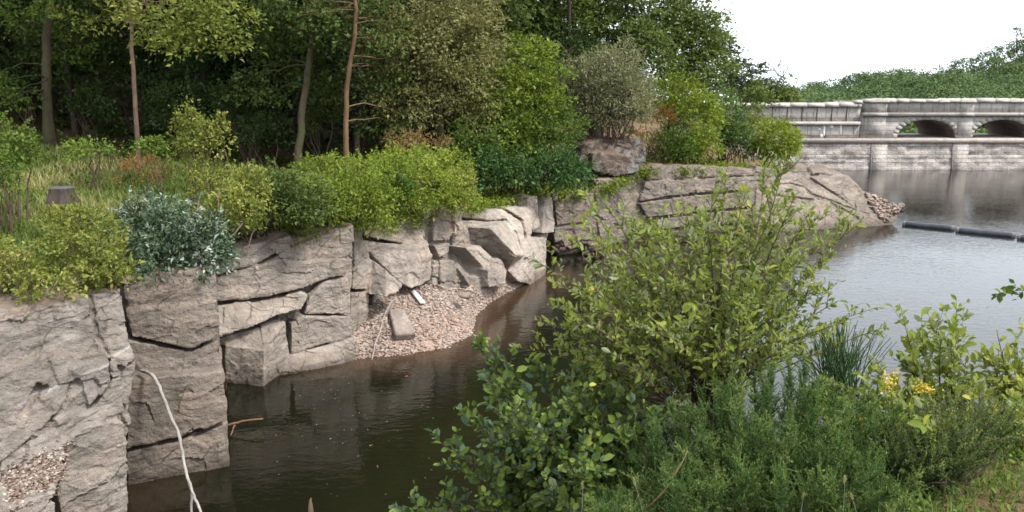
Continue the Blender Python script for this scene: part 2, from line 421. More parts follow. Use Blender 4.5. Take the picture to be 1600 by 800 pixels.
# left slab, cut off by the left edge of the picture
L = Section(at_z(0, 500, 3.75), at_z(195, 462, 3.75), .12)
_v = L.pt(175, 560) - L.pt(0, 651); _n = unit_(np.cross(_v, L.h)); M['rock_left'] = rock_mat('granite_rock_veined', (.30, .26, .226), (.15, .126, .106), vein=(tuple(_n), float(_n @ L.pt(90, 600))))
L.back([(-430,530),(120,470),(195,455),(205,560),(190,860),(-430,1000)], -.12)
L.block([(-430,520),(0,497),(58,480),(60,540),(30,568),(0,560),(-430,600)], 0, 1.6)
L.block([(60,479),(140,460),(146,492),(104,520),(62,545)], .05, 1.6)
L.block([(-430,604),(0,563),(30,571),(62,548),(58,600),(36,646),(0,688),(-430,760)], .04, 1.5)
L.block([(64,547),(104,523),(147,495),(152,522),(103,575),(74,604),(61,600)], .04, 1.5)
L.block([(0,693),(36,652),(75,609),(104,577),(120,590),(96,640),(60,680),(0,725),(-430,840),(-430,765)], .06, 1.4)
L.block([(106,575),(152,526),(168,552),(172,600),(140,640),(122,590)], .10, 1.4)
L.block([(62,682),(98,642),(121,594),(139,642),(172,604),(176,562),(190,600),(197,648),(130,662),(108,676),(60,702),(0,734),(0,727)], .02, 1.4)
L.block([(142,459),(193,450),(200,520),(211,575),(205,617),(197,642),(176,560),(154,522)], -.06, 1.6)
L.block([(110,680),(135,666),(197,656),(198,700),(196,860),(100,860),(90,770),(98,735)], .16, 1.4)
L.block([(-430,850,0),(0,734,0),(60,704,0),(106,682,.05),(96,738,.5),(88,768,.75),(0,800,.95),(-430,930,1.0)], .05, 1.4, gap=.5)
L.block([(-430,935,1.0),(0,802,1.0),(88,770,.8),(104,870,.9),(-430,990,1.1)], 0, 2.0, gap=.5)
L.block([(-430,920,.3),(0,860,.4),(196,850,.1),(196,990,.3),(-430,1090,.4)], 0, 1.4)
o = L.build('rock_outcrop', M['rock_left'], .03, 1.0, 2, facet=1.15)
tag(o, 'pale grey veined rock slab at the left edge with a ledge of brown leaf litter', 'rock', 'quarried rock outcrops along the water')

# upright pillar
Pl = Section(at_z(197, 752, 0), at_z(357, 722, 0), .06)
Pl.back([(190,440),(338,418),(345,520),(357,780),(196,780)], -.3)
Pl.block([(190,438),(335,414),(341,468),(200,480)], -.04, 1.3)
Pl.block([(195,482),(341,470),(344,525),(300,547),(205,528)], 0, 1.3)
Pl.block([(198,530),(300,549),(344,528),(350,572),(322,582),(204,588)], -.05, 1.2)
Pl.block([(196,592),(322,585),(352,576),(358,657),(288,683),(196,704)], .26, 1.5)
Pl.block([(196,707),(288,686),(359,660),(361,724),(359,790),(300,790),(196,800)], .2, 1.5)
o = Pl.build('rock_outcrop', M['rock_brown'], .03, .9, 7)
tag(o, 'squarish dark brown rock pillar standing in the water between two paler outcrops', 'rock', 'quarried rock outcrops along the water')

# wide bedded face with the cube block
Md = Section(at_z(352, 590, 0), at_z(556, 556, 0), .07)
Md.back([(325,398),(552,354),(548,480),(554,600),(440,640),(345,640)], -.3)
Md.block([(325,396),(405,380),(456,366),(453,389),(425,400),(408,410),(325,436)], -.05)
Md.block([(458,386),(507,366),(535,356),(553,350),(551,400),(480,408),(428,403)], -.02)
Md.block([(325,440),(408,414),(428,405),(480,410),(551,403),(550,412),(541,430),(504,438),(470,451),(417,464),(325,474)], .10)
Md.block([(325,478,.05),(417,469,.1),(470,456,.1),(482,462,.12),(472,484,.3),(432,494,.42),(395,512,.5),(325,530,.5)], 0, 1.2)
Md.block([(325,532,.42),(395,514,.42),(440,497,.2),(400,530,.3),(325,545,.3)], -.1, 1.0)
Md.block([(484,463),(506,442),(543,433),(551,470),(549,492),(476,491)], .1)
Md.block([(476,494),(549,494),(557,517),(540,531),(495,541),(456,553),(453,505)], .14)
Md.block([(352,540,.35),(413,548,1.05),(411,592,1.05),(411,650,1.05),(352,650,.35),(350,534,.1),(440,499,.15),(447,503,.15),(450,556,.12),(450,650,.12)], 0, 1.4, hull=True)
Md.block([(452,556,.12),(498,544,.12),(540,534,.12),(553,527,.1),(557,560,.3),(557,610,.35),(500,625,.5),(440,640,.55),(440,582,.5),(500,566,.5)], 0, 1.2, hull=True)
o = Md.build('rock_outcrop', M['rock'], .026, .85, 12)
tag(o, 'wide grey rock face of long sloping beds with a cube shaped block at its waterline', 'rock', 'quarried rock outcrops along the water')

# broken face behind the gravel
B3 = Section(at_z(556, 540, 0), at_z(720, 452, .6), .10)
B3.back([(553,354),(720,322),(720,470),(640,480),(555,560)], -.35)
B3.block([(553,352),(566,362),(580,402),(580,411),(552,416)], .05)
B3.block([(551,419),(581,412),(578,452),(550,454)], .1)
B3.block([(549,457),(578,455),(576,512),(555,545),(545,560),(545,500)], .12)
B3.block([(581,405,.05),(603,420,.55),(627,444,.75),(622,456,.9),(603,464,.85),(584,447,.05)], 0, 1.2, hull=True)
B3.block([(565,352,-.5),(662,347,-.5),(668,371,.05),(634,381,.1),(592,374,.1),(568,368,.0)], 0)
B3.block([(562,374,.0),(592,378,.15),(634,384,.3),(668,374,.2),(677,400,.25),(675,438,.25),(645,453,.4),(627,443,.42),(583,402,.05)], 0, 1.3, gap=.95)
B3.block([(645,456),(672,442),(672,470),(650,470)], .05)
B3.block([(584,450),(603,466),(622,459),(645,458),(650,490),(580,510)], -.15)
B3.block([(678,404),(687,408),(685,450),(679,476),(673,460)], .1)
B3.block([(677,332),(706,316),(709,358),(704,376),(677,379)], -.1)
B3.block([(709,316),(717,324),(725,347),(720,368),(710,369)], .05)
B3.block([(655,326),(690,314),(705,316),(678,335),(664,346)], -.1)
B3.block([(677,382),(704,379),(703,395),(686,403)], -.05)
B3.block([(687,405),(708,406),(715,420),(715,462),(688,470)], 0)
B3.block([(708,394,-.3),(742,390,-.3),(754,412,.0),(748,430,.2),(757,460,.5),(743,458,.5),(716,420,.1)], 0, 1.2, hull=True)
B3.block([(716,424),(742,452),(741,470),(717,470)], .05)
B3.block([(706,350,-.1),(722,350,-.1),(748,352,-.2),(752,384,-.1),(726,388,-.05),(706,392,-.1)], -.1)
o = B3.build('rock_outcrop', M['rock'], .032, .9, 23, facet=1.1)
tag(o, 'broken grey rock face with rounded boulders rising behind the gravel beach', 'rock', 'quarried rock outcrops along the water')

C3 = Section(at_z(745, 450, .5), at_z(852, 428, 0), .12)
C3.block([(726,386,.2),(750,384,.2),(768,402,.6),(758,420,.6),(748,412,.4)], 0, 1.2, hull=True)
C3.block([(750,356,.0),(766,357,.55),(787,380,.75),(807,399,.95),(792,424,.2),(768,398,.0),(750,382,-.05),(748,348,-.5),(792,344,-.6),(808,367,-.05),(818,399,.45)], 0, 1.3, hull=True)
C3.block([(760,326,-.6),(786,325,-.6),(817,345,-.2),(822,372,.1),(832,402,.4),(820,404,.4),(809,366,-.1),(792,343,-.4),(760,345,-.4)], 0, 1.2)
C3.block([(786,324,-.5),(826,322,-.5),(832,330,-.3),(832,368,-.1),(823,374,-.05),(818,344,-.2)], -.1, 1.2)
C3.block([(824,371,-.1),(854,372,-.35),(852,430,-.1),(850,445,0),(830,445,.25),(810,440,.4),(795,424,.35),(808,402,.4),(830,403,.2)], 0, 1.4, hull=True)
C3.block([(766,402,.6),(785,405,.45),(794,424,.5),(789,446,.6),(765,450,.7),(762,422,.75)], 0, 1.2, hull=True)
C3.block([(744,432),(757,430),(765,462),(750,470),(740,452)], .4)
C3.block([(821,307,-.8),(841,305,-.8),(846,356,-.4),(832,362,-.3)], 0, 1.2)
C3.block([(850,311,-.9),(864,306,-.9),(868,364,-.5),(846,366,-.4)], 0, 1.2)
C3.block([(840,330,-1.1),(856,330,-1.1),(856,372,-.8),(838,372,-.8)], 0, 1.0, gap=0)
o = C3.build('rock_outcrop', M['rock_pale'], .036, .8, 37)
tag(o, 'pale angular rock buttress with sharp slanting ridges beside the narrow inlet', 'rock', 'quarried rock outcrops along the water')

D4 = Section(at_z(868, 392, 0), at_z(1205, 352, 0), .05)
D4.back([(864,308),(1009,275),(1180,264),(1215,275),(1210,370),(1010,400),(864,404)], -.3)
D4.block([(864,305),(928,302),(927,330),(915,347),(870,353)], -.15, gap=.95)
D4.block([(866,356),(932,350),(928,376),(890,376),(866,380)], .05, gap=.95)
D4.block([(866,382),(960,378),(962,400),(866,404)], -.1, gap=.95)
D4.block([(926,280),(1008,270),(1002,299),(940,302)], -.3, gap=.95)
D4.block([(930,304),(1000,302),(998,316),(1010,345),(1010,400),(940,396),(934,350)], -.2, gap=.95)
D4.block([(1008,260),(1060,256),(1158,262),(1180,262),(1180,274),(1030,281),(1009,281)], -.18, gap=.95)
D4.block([(1009,284),(1040,282),(1178,276),(1182,296),(1090,302),(1040,308),(999,315)], 0, gap=.95)
D4.block([(999,318),(1040,311),(1090,305),(1182,299),(1182,322),(1084,332),(1012,341)], .04, gap=.95)
D4.block([(1012,345),(1084,335),(1182,325),(1182,345),(1100,352),(1012,362)], .0, gap=.95)
D4.block([(1012,364),(1100,355),(1200,346),(1200,380),(1012,405)], -.12, gap=.95)
D4.block([(1180,258),(1222,266),(1216,300),(1210,345),(1205,368),(1184,368)], -.3, gap=.95)
o = D4.build('rock_outcrop', M['rock_brown'], .038, 1.0, 44, facet=1.2)
tag(o, 'long low quarried rock wall with level seams behind the willow bush', 'rock', 'quarried rock outcrops along the water')

S6 = Section(at_z(1200, 362, 0), at_z(1385, 352, 0), .95)
S6.back([(1190,276),(1270,270),(1326,275),(1350,300),(1385,340),(1380,372),(1200,385)], -.14)
S6.block([(1190,272,-.3),(1216,268,-.2),(1214,300),(1205,345),(1200,380),(1180,380),(1180,300)], 0, 1.6, gap=.95)
S6.block([(1214,270),(1260,267),(1266,276),(1257,292),(1235,286),(1216,288)], 0, 2, gap=.95)
S6.block([(1214,290),(1235,288),(1269,306),(1277,312),(1214,305)], .02, 2, gap=.95)
S6.block([(1266,277),(1294,269),(1324,273),(1347,297),(1340,300),(1310,305),(1298,298)], .06, 2.2, gap=.95)
S6.block([(1258,293),(1265,279),(1297,299),(1310,307),(1338,327),(1299,313),(1269,303)], .0, 2, gap=.95)
S6.block([(1311,306),(1341,300),(1357,312),(1354,331),(1331,321)], .1, 2, gap=.95)
S6.block([(1206,307),(1277,315),(1299,322),(1332,337),(1356,354),(1350,372),(1299,376),(1200,385),(1203,336)], .08, 2, gap=.95)
S6.block([(1300,316),(1337,329),(1352,336),(1356,350),(1332,334)], .0, 2, gap=.95)
S6.block([(1334,322),(1357,332),(1380,347),(1380,368),(1356,370)], .05, 2, gap=.95)
S6.block([(1243,256,-.2),(1260,255,-.2),(1263,268),(1238,269)], .1, 1, gap=.95)
S6.block([(1264,262,-.3),(1294,258,-.3),(1297,270),(1270,273)], .1, 1, gap=.95)
S6.block([(1296,266,-.3),(1312,266,-.3),(1318,273),(1298,272)], .05, 1, gap=.95)
S6.block([(1348,298),(1392,317),(1412,323),(1400,345),(1386,362),(1369,345),(1358,315)], -.12, 2, gap=.95)
o = S6.build('rock_outcrop', M['rock_brown'], .042, .9, 58, facet=1.15)
tag(o, 'low cracked rock point running down into the reservoir before the dam', 'rock', 'quarried rock outcrops along the water')

# lichen boulder on top of the wall
Bo = Section(at_y(900, 260, 37.6), at_y(1010, 250, 38.8), .25)
Bo.block([(903,250),(915,228),(940,216,-.4),(975,219,-.4),(1004,217,-.3),(1011,245),(1008,276),(962,284),(915,284)], 0, 1.6, gap=0)
Bo.block([(925,240,.5),(965,232,.3),(1000,240,.5),(1003,268,.6),(965,278,.7),(925,268,.5)], 0, 1.2, hull=True)
o = Bo.build('boulder', M['rock_lichen'], .07, 2.2, 66)
tag(o, 'big boulder blotched with white lichen on top of the low rock wall', 'boulder')

# ------------------------------------------------------------------ loose stones
def stone_bm(size, seed, n=14):
    r = np.random.default_rng(seed); bm = bmesh.new()
    p = r.normal(size=(n, 3)); p /= np.linalg.norm(p, axis=1)[:, None]; p *= np.array(size) * .5 * r.uniform(.8, 1.1, (n, 1))
    vs = [bm.verts.new(v) for v in p]
    bmesh.ops.convex_hull(bm, input=vs)
    for v in [v for v in vs if v.is_valid and not v.link_faces]: bm.verts.remove(v)
    return bm
def stone_obj(name, size, seed, mat, bev=.12):
    bm = stone_bm(size, seed)
    bmesh.ops.bevel(bm, geom=bm.edges[:], offset=min(size) * bev, segments=1, affect='EDGES')
    me = bpy.data.meshes.new(name); bm.to_mesh(me); bm.free(); me.materials.append(mat)
    o = bpy.data.objects.new(name, me); C.objects.link(o); return o

# gravel beach: a ruled slope from waterline to cliff foot, shards strewn over it
LOW = [(545,566),(575,563),(622,560),(700,549),(740,528),(746,495),(770,472),(818,448),(850,432)]
UPP = [(545,545),(572,500),(596,474),(625,458),(665,455),(700,462),(735,458),(790,432),(845,420)]
ZU = [.15,.6,.9,1.0,.95,.75,.6,.45,.2]
lo = np.array([at_z(x, y, -.06) for x, y in LOW]); up = np.array([at_z(x, y, z) for (x, y), z in zip(UPP, ZU)])
up = up + (up - lo) / np.linalg.norm(up - lo, axis=1)[:, None] * .5
def resamp(A, n):
    t = np.linspace(0, len(A) - 1, n); k = np.minimum(t.astype(int), len(A) - 2); f = (t - k)[:, None]
    return A[k] * (1 - f) + A[k + 1] * f
nu, nv = 90, 40
lo2, up2 = resamp(lo, nu), resamp(up, nu); vv = np.linspace(-.35, 1, nv)
BP = lo2[:, None] * (1 - vv)[None, :, None] + up2[:, None] * vv[None, :, None]
bump_ = fbm(BP.reshape(-1, 3) * 1.4, 3, 3).reshape(nu, nv) * .12 + np.sin(np.clip(vv, 0, 1) * math.pi)[None] * .10
BP[..., 2] += bump_ * np.clip(vv * 4, 0, 1)[None]
i, j = np.meshgrid(np.arange(nu - 1), np.arange(nv - 1), indexing='ij')
Q = np.stack([i * nv + j, (i + 1) * nv + j, (i + 1) * nv + j + 1, i * nv + j + 1], -1).reshape(-1, 4)
t = NT('beach_bed'); P = t.pos(); n2 = t.noise(P, 9, 5, .7)
M['beach'] = t.finish(t.ramp(n2, [(.3, (.16, .10, .07)), (.7, (.36, .27, .22))]), .95, t.bump(n2, .8, .04), .1)
me = mesh_from('beach', BP.reshape(-1, 3), [Q], smooth=True); o = bpy.data.objects.new('beach', me); C.objects.link(o); me.materials.append(M['beach'])
tag(o, 'small sloping gravel beach at the cliff foot', 'beach', kind='structure')
def shards(n, sampler, smin, smax, seed):
    r = np.random.default_rng(seed); mb = MB()
    protos = []
    for k in range(8):
        bm = stone_bm((1, r.uniform(.5, .8), r.uniform(.22, .45)), seed * 31 + k, 10)
        protos.append((np.array([v.co[:] for v in bm.verts]), np.array([[v.index for v in f.verts] for f in bm.faces])))
        bm.verts.index_update(); protos[-1] = (protos[-1][0], np.array([[v.index for v in f.verts] for f in bm.faces])); bm.free()
    Pp = sampler(n, r)
    for p in Pp:
        V, Fc = protos[r.integers(8)]; s = smin + (smax - smin) * r.random() ** 2.2
        a = r.uniform(0, 6.28); ca, sa = math.cos(a), math.sin(a); tx, ty = r.normal(0, .25, 2)
        x, y, z = (V * s).T
        x, y = x * ca - y * sa, x * sa + y * ca; z = z + x * tx + y * ty
        mb.add(np.stack([x, y, z], 1) + p + [0, 0, s * .08], [Fc], r.random())
    return mb
def beach_pts(n, r):
    u = r.random(n) * (nu - 1); v = (r.random(n) ** .9) * (nv - 10) + 7
    k, l = np.minimum(u.astype(int), nu - 2), np.minimum(v.astype(int), nv - 2); fu, fv = (u - k)[:, None], (v - l)[:, None]
    return (BP[k, l] * (1 - fu) + BP[k + 1, l] * fu) * (1 - fv) + (BP[k, l + 1] * (1 - fu) + BP[k + 1, l + 1] * fu) * fv
o = shards(13000, beach_pts, .03, .20, 5).build('gravel', M['gravel'], loc=lo[2])
tag(o, 'loose pinkish stone shards covering the small beach', 'gravel', kind='stuff')
def beach_z(p):
    D = ((BP[..., :2] - p[:2]) ** 2).sum(-1); return BP.reshape(-1, 3)[D.argmin()][2]
def point_pts(n, r):
    a = [S6.pt(*q, -.05) for q in ((1350, 300), (1408, 323), (1386, 350), (1362, 325))]
    u, v = r.random((n, 1)), r.random((n, 1))
    return (a[0] * (1 - u) + a[1] * u) * (1 - v) + (a[3] * (1 - u) + a[2] * u) * v
o = shards(420, point_pts, .12, .45, 8).build('gravel', M['gravel'], loc=S6.pt(1380, 330))
tag(o, 'reddish stone rubble on the tip of the rock point', 'rubble', kind='stuff')
def ledge_pts(n, r):
    a = [L.pt(*q) for q in ((0, 740, .1), (104, 684, .1), (90, 766, .75), (0, 798, .95))]
    u, v = r.beta(1.2, 1.5, (n, 1)) * 1.12, r.normal(.5, .26, (n, 1)).clip(-.1, 1.1)
    return (a[0] * (1 - u) + a[1] * u) * (1 - v) + (a[3] * (1 - u) + a[2] * u) * v
t = NT('leaf_litter'); at = t.n('ShaderNodeAttribute', attribute_name='tint').outputs['Fac']
M['litter'] = t.finish(t.ramp(at, [(0, (.09, .06, .045)), (.5, (.18, .13, .10)), (.75, (.27, .22, .18)), (1, (.38, .34, .30))]), .9, None, .1)
o = shards(3000, ledge_pts, .012, .11, 12).build('leaf_litter', M['litter'], loc=L.pt(50, 740, .5))
tag(o, 'brown leaf litter and stone chips on the ledge of the left slab', 'leaf litter', kind='stuff')
# single stones on and around the beach
def put_stone(px, py, size, seed, mat, label, rot=(0, 0, 0), name='stone', z=None, group=None, cat='stone', bev=.08):
    p = at_z(px, py, .3)
    zz = beach_z(p) if z is None else z
    p = at_z(px, py, zz + size[2] * .3)
    o = stone_obj(name, size, seed, mat, bev); o.location = p; o.rotation_euler = rot
    return tag(o, label, cat, group)
# the flat slab: a real slab with bevelled edges
bm = bmesh.new(); bmesh.ops.create_cube(bm, size=1)
for v in bm.verts:
    v.co.x *= .5 * (1 - .25 * v.co.y); v.co.y *= 1.05; v.co.z *= .2
bmesh.ops.bevel(bm, geom=bm.edges[:], offset=.02, segments=2, affect='EDGES')
me = bpy.data.meshes.new('stone_slab'); bm.to_mesh(me); bm.free(); me.materials.append(M['stone_dark'])
me.materials.clear(); me.materials.append(M['stone'])
o = bpy.data.objects.new('stone_slab', me); C.objects.link(o); p = at_z(626, 510, .5); o.location = (p[0], p[1], beach_z(p) + .12); o.rotation_euler = (math.radians(27), math.radians(4), math.radians(24))
tag(o, 'flat oblong grey stone slab lying alone on the gravel beach', 'stone slab')
put_stone(760, 466, (.75, .34, .16), 71, M['stone'], 'long pointed grey stone at the right end of the gravel beach', (0.1, .15, -.5))
put_stone(728, 462, (.5, .4, .3), 72, M['stone'], 'squat grey stone at the top of the beach under the rock face', (0, .1, .4))
put_stone(1408, 321, (.55, .45, .4), 73, M['stone'], 'small boulder at the very tip of the rock point', (0, 0, .4), z=.1)
# dark heap of stones at the end of the inlet
r = np.random.default_rng(4)
for k in range(26):
    px = r.uniform(862, 940); py = 394 - 22 * (1 - abs(px - 898) / 50) * r.random() + r.uniform(-2, 4)
    p = at_y(px, py, 34.2 + r.uniform(0, 1.0))
    o = stone_obj('stone', (r.uniform(.45, .9), r.uniform(.25, .5), r.uniform(.18, .35)), 300 + k, M['stone_dark'], .08)
    o.location = p; o.rotation_euler = r.uniform(-.5, .5, 3) * np.array([1, 1.6, 4])
    tag(o, 'one of the dark stones heaped at the end of the inlet', 'stone', 'dark stones heaped at the end of the inlet')
heap = np.array([at_y(840, 402, 34.4), at_y(880, 384, 34.9), at_y(905, 376, 35.2), at_y(945, 392, 35.4)])
# plank, sticks, dead branches
mb = MB(); a, b = at_z(645, 466, .85), at_z(661, 477, .8)
for q in (a, b): q[2] = beach_z(q) + .10
d = (b - a) / np.linalg.norm(b - a); w = np.cross(d, [0, 0, 1]); h = np.array([0, 0, 1.])
V = [q + sx * w * .075 + sz * h * .02 for q in (a, b) for sx, sz in ((-1, -1), (1, -1), (1, 1), (-1, 1))]
mb.add(V, [[(0, 1, 5, 4), (1, 2, 6, 5), (2, 3, 7, 6), (3, 0, 4, 7), (3, 2, 1, 0), (4, 5, 6, 7)]])
t = NT('white_wood'); M['white_wood'] = t.finish((.62, .6, .58), .7)
tag(mb.build('plank', M['white_wood'], loc=a), 'short whitened plank lying at the top of the gravel beach', 'plank')
def wander(pts, n=24, jit=.02, seed=0, z=None):
    P = resamp(np.array(pts, float), n); rr = np.random.default_rng(seed)
    for _ in range(3): P[1:-1] = (P[:-2] + 2 * P[1:-1] + P[2:]) / 4
    return P + rr.normal(0, jit, P.shape)
pts = [at_z(x, y, .5) for x, y in ((569, 552), (578, 535), (590, 518), (606, 500), (618, 494))]
for q in pts: q[2] = beach_z(q) + .09
mb = MB(); mb.tube(wander(pts, 20, .008, 1), np.linspace(.012, .028, 20), 6)
tag(mb.build('stick', M['dead_wood'], loc=pts[0]), 'thin bleached stick curving over the gravel beside the stone slab', 'stick')
pts = [Pl.pt(218, 578, .05), Pl.pt(236, 583, .55), Pl.pt(250, 605, .85), Pl.pt(262, 640, 1.1), Pl.pt(279, 675, 1.35), Pl.pt(286, 715, 1.6), Pl.pt(292, 745, 1.8), Pl.pt(303, 775, 2.0), Pl.pt(318, 812, 2.3)]
br = empty('dead_branch', pts[-1], 'bleached bare branch leaning from the water against the dark rock pillar', 'branch')
mb = MB(); mp = wander(pts, 46, .005, 3); rr = np.linspace(.033, .021, 46) * (1 + .10 * np.sin(np.arange(46) * 1.1) * np.sin(np.arange(46) * .37)); rr[:4] *= (.6, .8, .9, 1)
mb.tube(mp, rr, 9); mb.build('limb', M['dead_wood'], br, smooth=True)
mb = MB(); mb.tube(wander([mp[36], Pl.pt(299, 772, 1.75), Pl.pt(299, 815, 1.9)], 10, .006, 4), np.linspace(.03, .018, 10), 7); mb.build('side_branch', M['dead_wood'], br, smooth=True)
a = at_z(352, 666, .12); b = at_z(411, 654, .25)
tw = empty('twig', a, 'orange brown twig sticking out over the water beside the rock pillar', 'twig')
mb = MB(); mb.tube(wander([a, (a + b) / 2 + [0, 0, .04], b], 10, .006, 5), np.linspace(.03, .018, 10), 6); mb.build('main_twig', M['twig_orange'], tw)
mb = MB(); mb.tube(wander([a + (b - a) * .25, at_z(361, 678, .02), at_z(358, 690, -.1)], 8, .004, 6), np.linspace(.018, .01, 8), 5); mb.build('side_twig', M['twig_orange'], tw)
pts = [at_z(352, 612, .4), at_z(353, 596, .7), at_z(350, 584, .95)]
mb = MB(); mb.tube(wander(pts, 8, .01, 7), np.linspace(.018, .03, 8), 5); tag(mb.build('twig', M['twig_orange'], loc=pts[0]), 'rust coloured twig wedged upright at the pillar edge', 'twig')
pts = [at_y(490, 830, 5.2), at_y(484, 795, 5.2), at_y(486, 778, 5.2)]
pts[0][2] -= .2
mb = MB(); mb.tube(wander(pts, 8, .002, 8), [.016, .016, .017, .015, .018, .013, .008, .003], 7); tag(mb.build('broken_twig', M['bark_pink'], loc=pts[0]), 'pointed end of a bare broken twig at the bottom edge', 'twig')

# ------------------------------------------------------------------ water
wx = axis([(-300, -40, 26), (-40, 60, 1.0), (60, 300, 24)]); wy = axis([(-40, 4, 4), (4, 69.4, .6)])
XX, YY = np.meshgrid(wx, wy, indexing='ij'); ni, nj = XX.shape
i, j = np.meshgrid(np.arange(ni - 1), np.arange(nj - 1), indexing='ij')
Q = np.stack([i * nj + j, (i + 1) * nj + j, (i + 1) * nj + j + 1, i * nj + j + 1], -1).reshape(-1, 4)
V = np.stack([XX, YY, 0 * XX], -1).reshape(-1, 3)
# how shallow the water is: distance to the beach waterline
S = resamp(lo, 60)[:, :2]; D = np.sqrt(((V[:, None, :2] - S[None]) ** 2).sum(-1)).min(1)
D2 = np.sqrt(((V[:, :2] - at_z(205, 775, 0)[:2]) ** 2).sum(-1)) - .3
sh = np.clip(1 - D / 2.0, 0, 1) * .8 + np.clip(1 - D2 / 1.2, 0, 1) * .4
t = NT('reservoir_water'); P = t.pos()
at = t.n('ShaderNodeAttribute', attribute_name='tint').outputs['Fac']
shn = t.math('ADD', at, t.math('MULTIPLY', t.math('SUBTRACT', t.noise(P, .9, 3), .5), .35), clamp=True)
col = t.ramp(shn, [(.05, (.007, .007, .0035)), (.35, (.021, .014, .008)), (.8, (.06, .036, .022))])
w1 = t.noise(t.scale(P, (1.0, 1.7, 1), (0, 0, .3)), 2.6, 3, .55, .35)
w2 = t.noise(t.scale(P, (1.0, 1.5, 1), (0, 0, -.5)), 8.0, 2, .5, .2)
w3 = t.noise(t.scale(P, (.6, 1.0, 1)), .7, 2, .5)
calm = t.mapr(t.noise(P, .12, 2), .4, .6, .55, 1.0)
h = t.math('ADD', t.math('MULTIPLY', w1, .075), t.math('MULTIPLY', w2, .02)); h = t.math('ADD', h, t.math('MULTIPLY', w3, .05)); h = t.math('MULTIPLY', t.math('MULTIPLY', h, calm), .165)
bp = t.bump(h, 1.0, 1.0)
p = t.n('ShaderNodeBsdfPrincipled', {'Roughness': .05, 'IOR': 1.333, 'Specular IOR Level': .5}); t.link(col, p.inputs['Base Color']); t.link(bp, p.inputs['Normal'])
t.link(p.outputs[0], t.out.inputs[0]); M['water'] = t.m
me = mesh_from('water', V, [Q], sh); o = bpy.data.objects.new('water', me); C.objects.link(o); me.materials.append(M['water'])
tag(o, 'dark rippled reservoir water turning bright towards the dam', 'water', kind='structure')

# leaves and flecks adrift on the inlet
r = np.random.default_rng(61); mb = MB()
for _ in range(170):
    px, py = (r.normal(520, 70), r.normal(625, 45)) if r.random() < .6 else (r.uniform(380, 860), r.uniform(470, 780))
    p = at_z(px, py, 0)
    if np.sqrt(((S - p[:2]) ** 2).sum(-1)).min() < .15 and r.random() < .7: continue
    a = r.uniform(0, 6.28); l = r.uniform(.008, .024); u = np.array([math.cos(a), math.sin(a), 0]) * l; v = np.array([-math.sin(a), math.cos(a), 0]) * l * r.uniform(.3, .6)
    mb.add(np.array([p - u, p - v + [0, 0, .004], p + u, p + v + [0, 0, .004]]) + [0, 0, .012], [[(0, 1, 2, 3)]], r.random())
t = NT('floating_flecks'); at = t.n('ShaderNodeAttribute', attribute_name='tint').outputs['Fac']; M['fleck'] = t.finish(t.ramp(at, [(0, (.15, .12, .08)), (.7, (.28, .26, .21)), (1, (.38, .38, .34))]), .7)
o = mb.build('floating_leaves', M['fleck'], loc=at_z(520, 620, 0)); tag(o, 'small pale leaves and flecks floating on the dark inlet', 'floating leaves', kind='stuff')
mb = MB(); p = at_z(635, 588, .015); mb.add([p + q for q in ([-.05, 0, 0], [-.01, -.03, .01], [.05, -.005, .012], [.01, .03, .008])], [[(0, 1, 2, 3)]]); t = NT('orange_leaf'); M['oleaf'] = t.finish((.42, .14, .03), .6)
tag(mb.build('leaf', M['oleaf'], loc=p), 'single orange leaf floating just off the gravel beach', 'leaf')

# ------------------------------------------------------------------ floating boom
t = NT('black_rubber'); n = t.noise(t.pos(), 3, 3); M['boom'] = t.finish(t.ramp(n, [(.3, (.028, .03, .04)), (.7, (.05, .053, .065))]), .5, None, .4)
t = NT('galvanised'); M['metal'] = t.finish((.12, .12, .13), .5)
ends = [((1411, 350), (1491, 358)), ((1494, 360), (1586, 369)), ((1590, 371), (1690, 381))]
labs = ['black floating boom tube farthest left, its free end near the rock point', 'middle black floating boom tube of the line on the water', 'black floating boom tube cut off by the right edge']
for (A, B), lb in zip(ends, labs):
    a, b = at_z(*A, .05), at_z(*B, .05); d = b - a
    e = empty('boom_float', a, lb, 'boom', 'floating boom segments')
    n = 24; s = np.linspace(0, 1, n); rad = np.full(n, .16); rad[[0, -1]] = .11; rad[[1, -2]] = .15
    s[1] = .012; s[-2] = .988
    mb = MB(); mb.tube(a + s[:, None] * d, rad, 16); mb.build('tube', M['boom'], e, smooth=False)
    for k in (.03, .97):
        mb = MB(); c = a + d * k; u = d / np.linalg.norm(d); mb.tube([c - u * .06, c - u * .05, c + u * .05, c + u * .06], [.16, .168, .168, .16], 16); mb.build('end_band', M['metal'], e)
    mb = MB(); u = d / np.linalg.norm(d); mb.tube([b + u * .0, b + u * .3], .03, 6); mb.build('link', M['metal'], e)

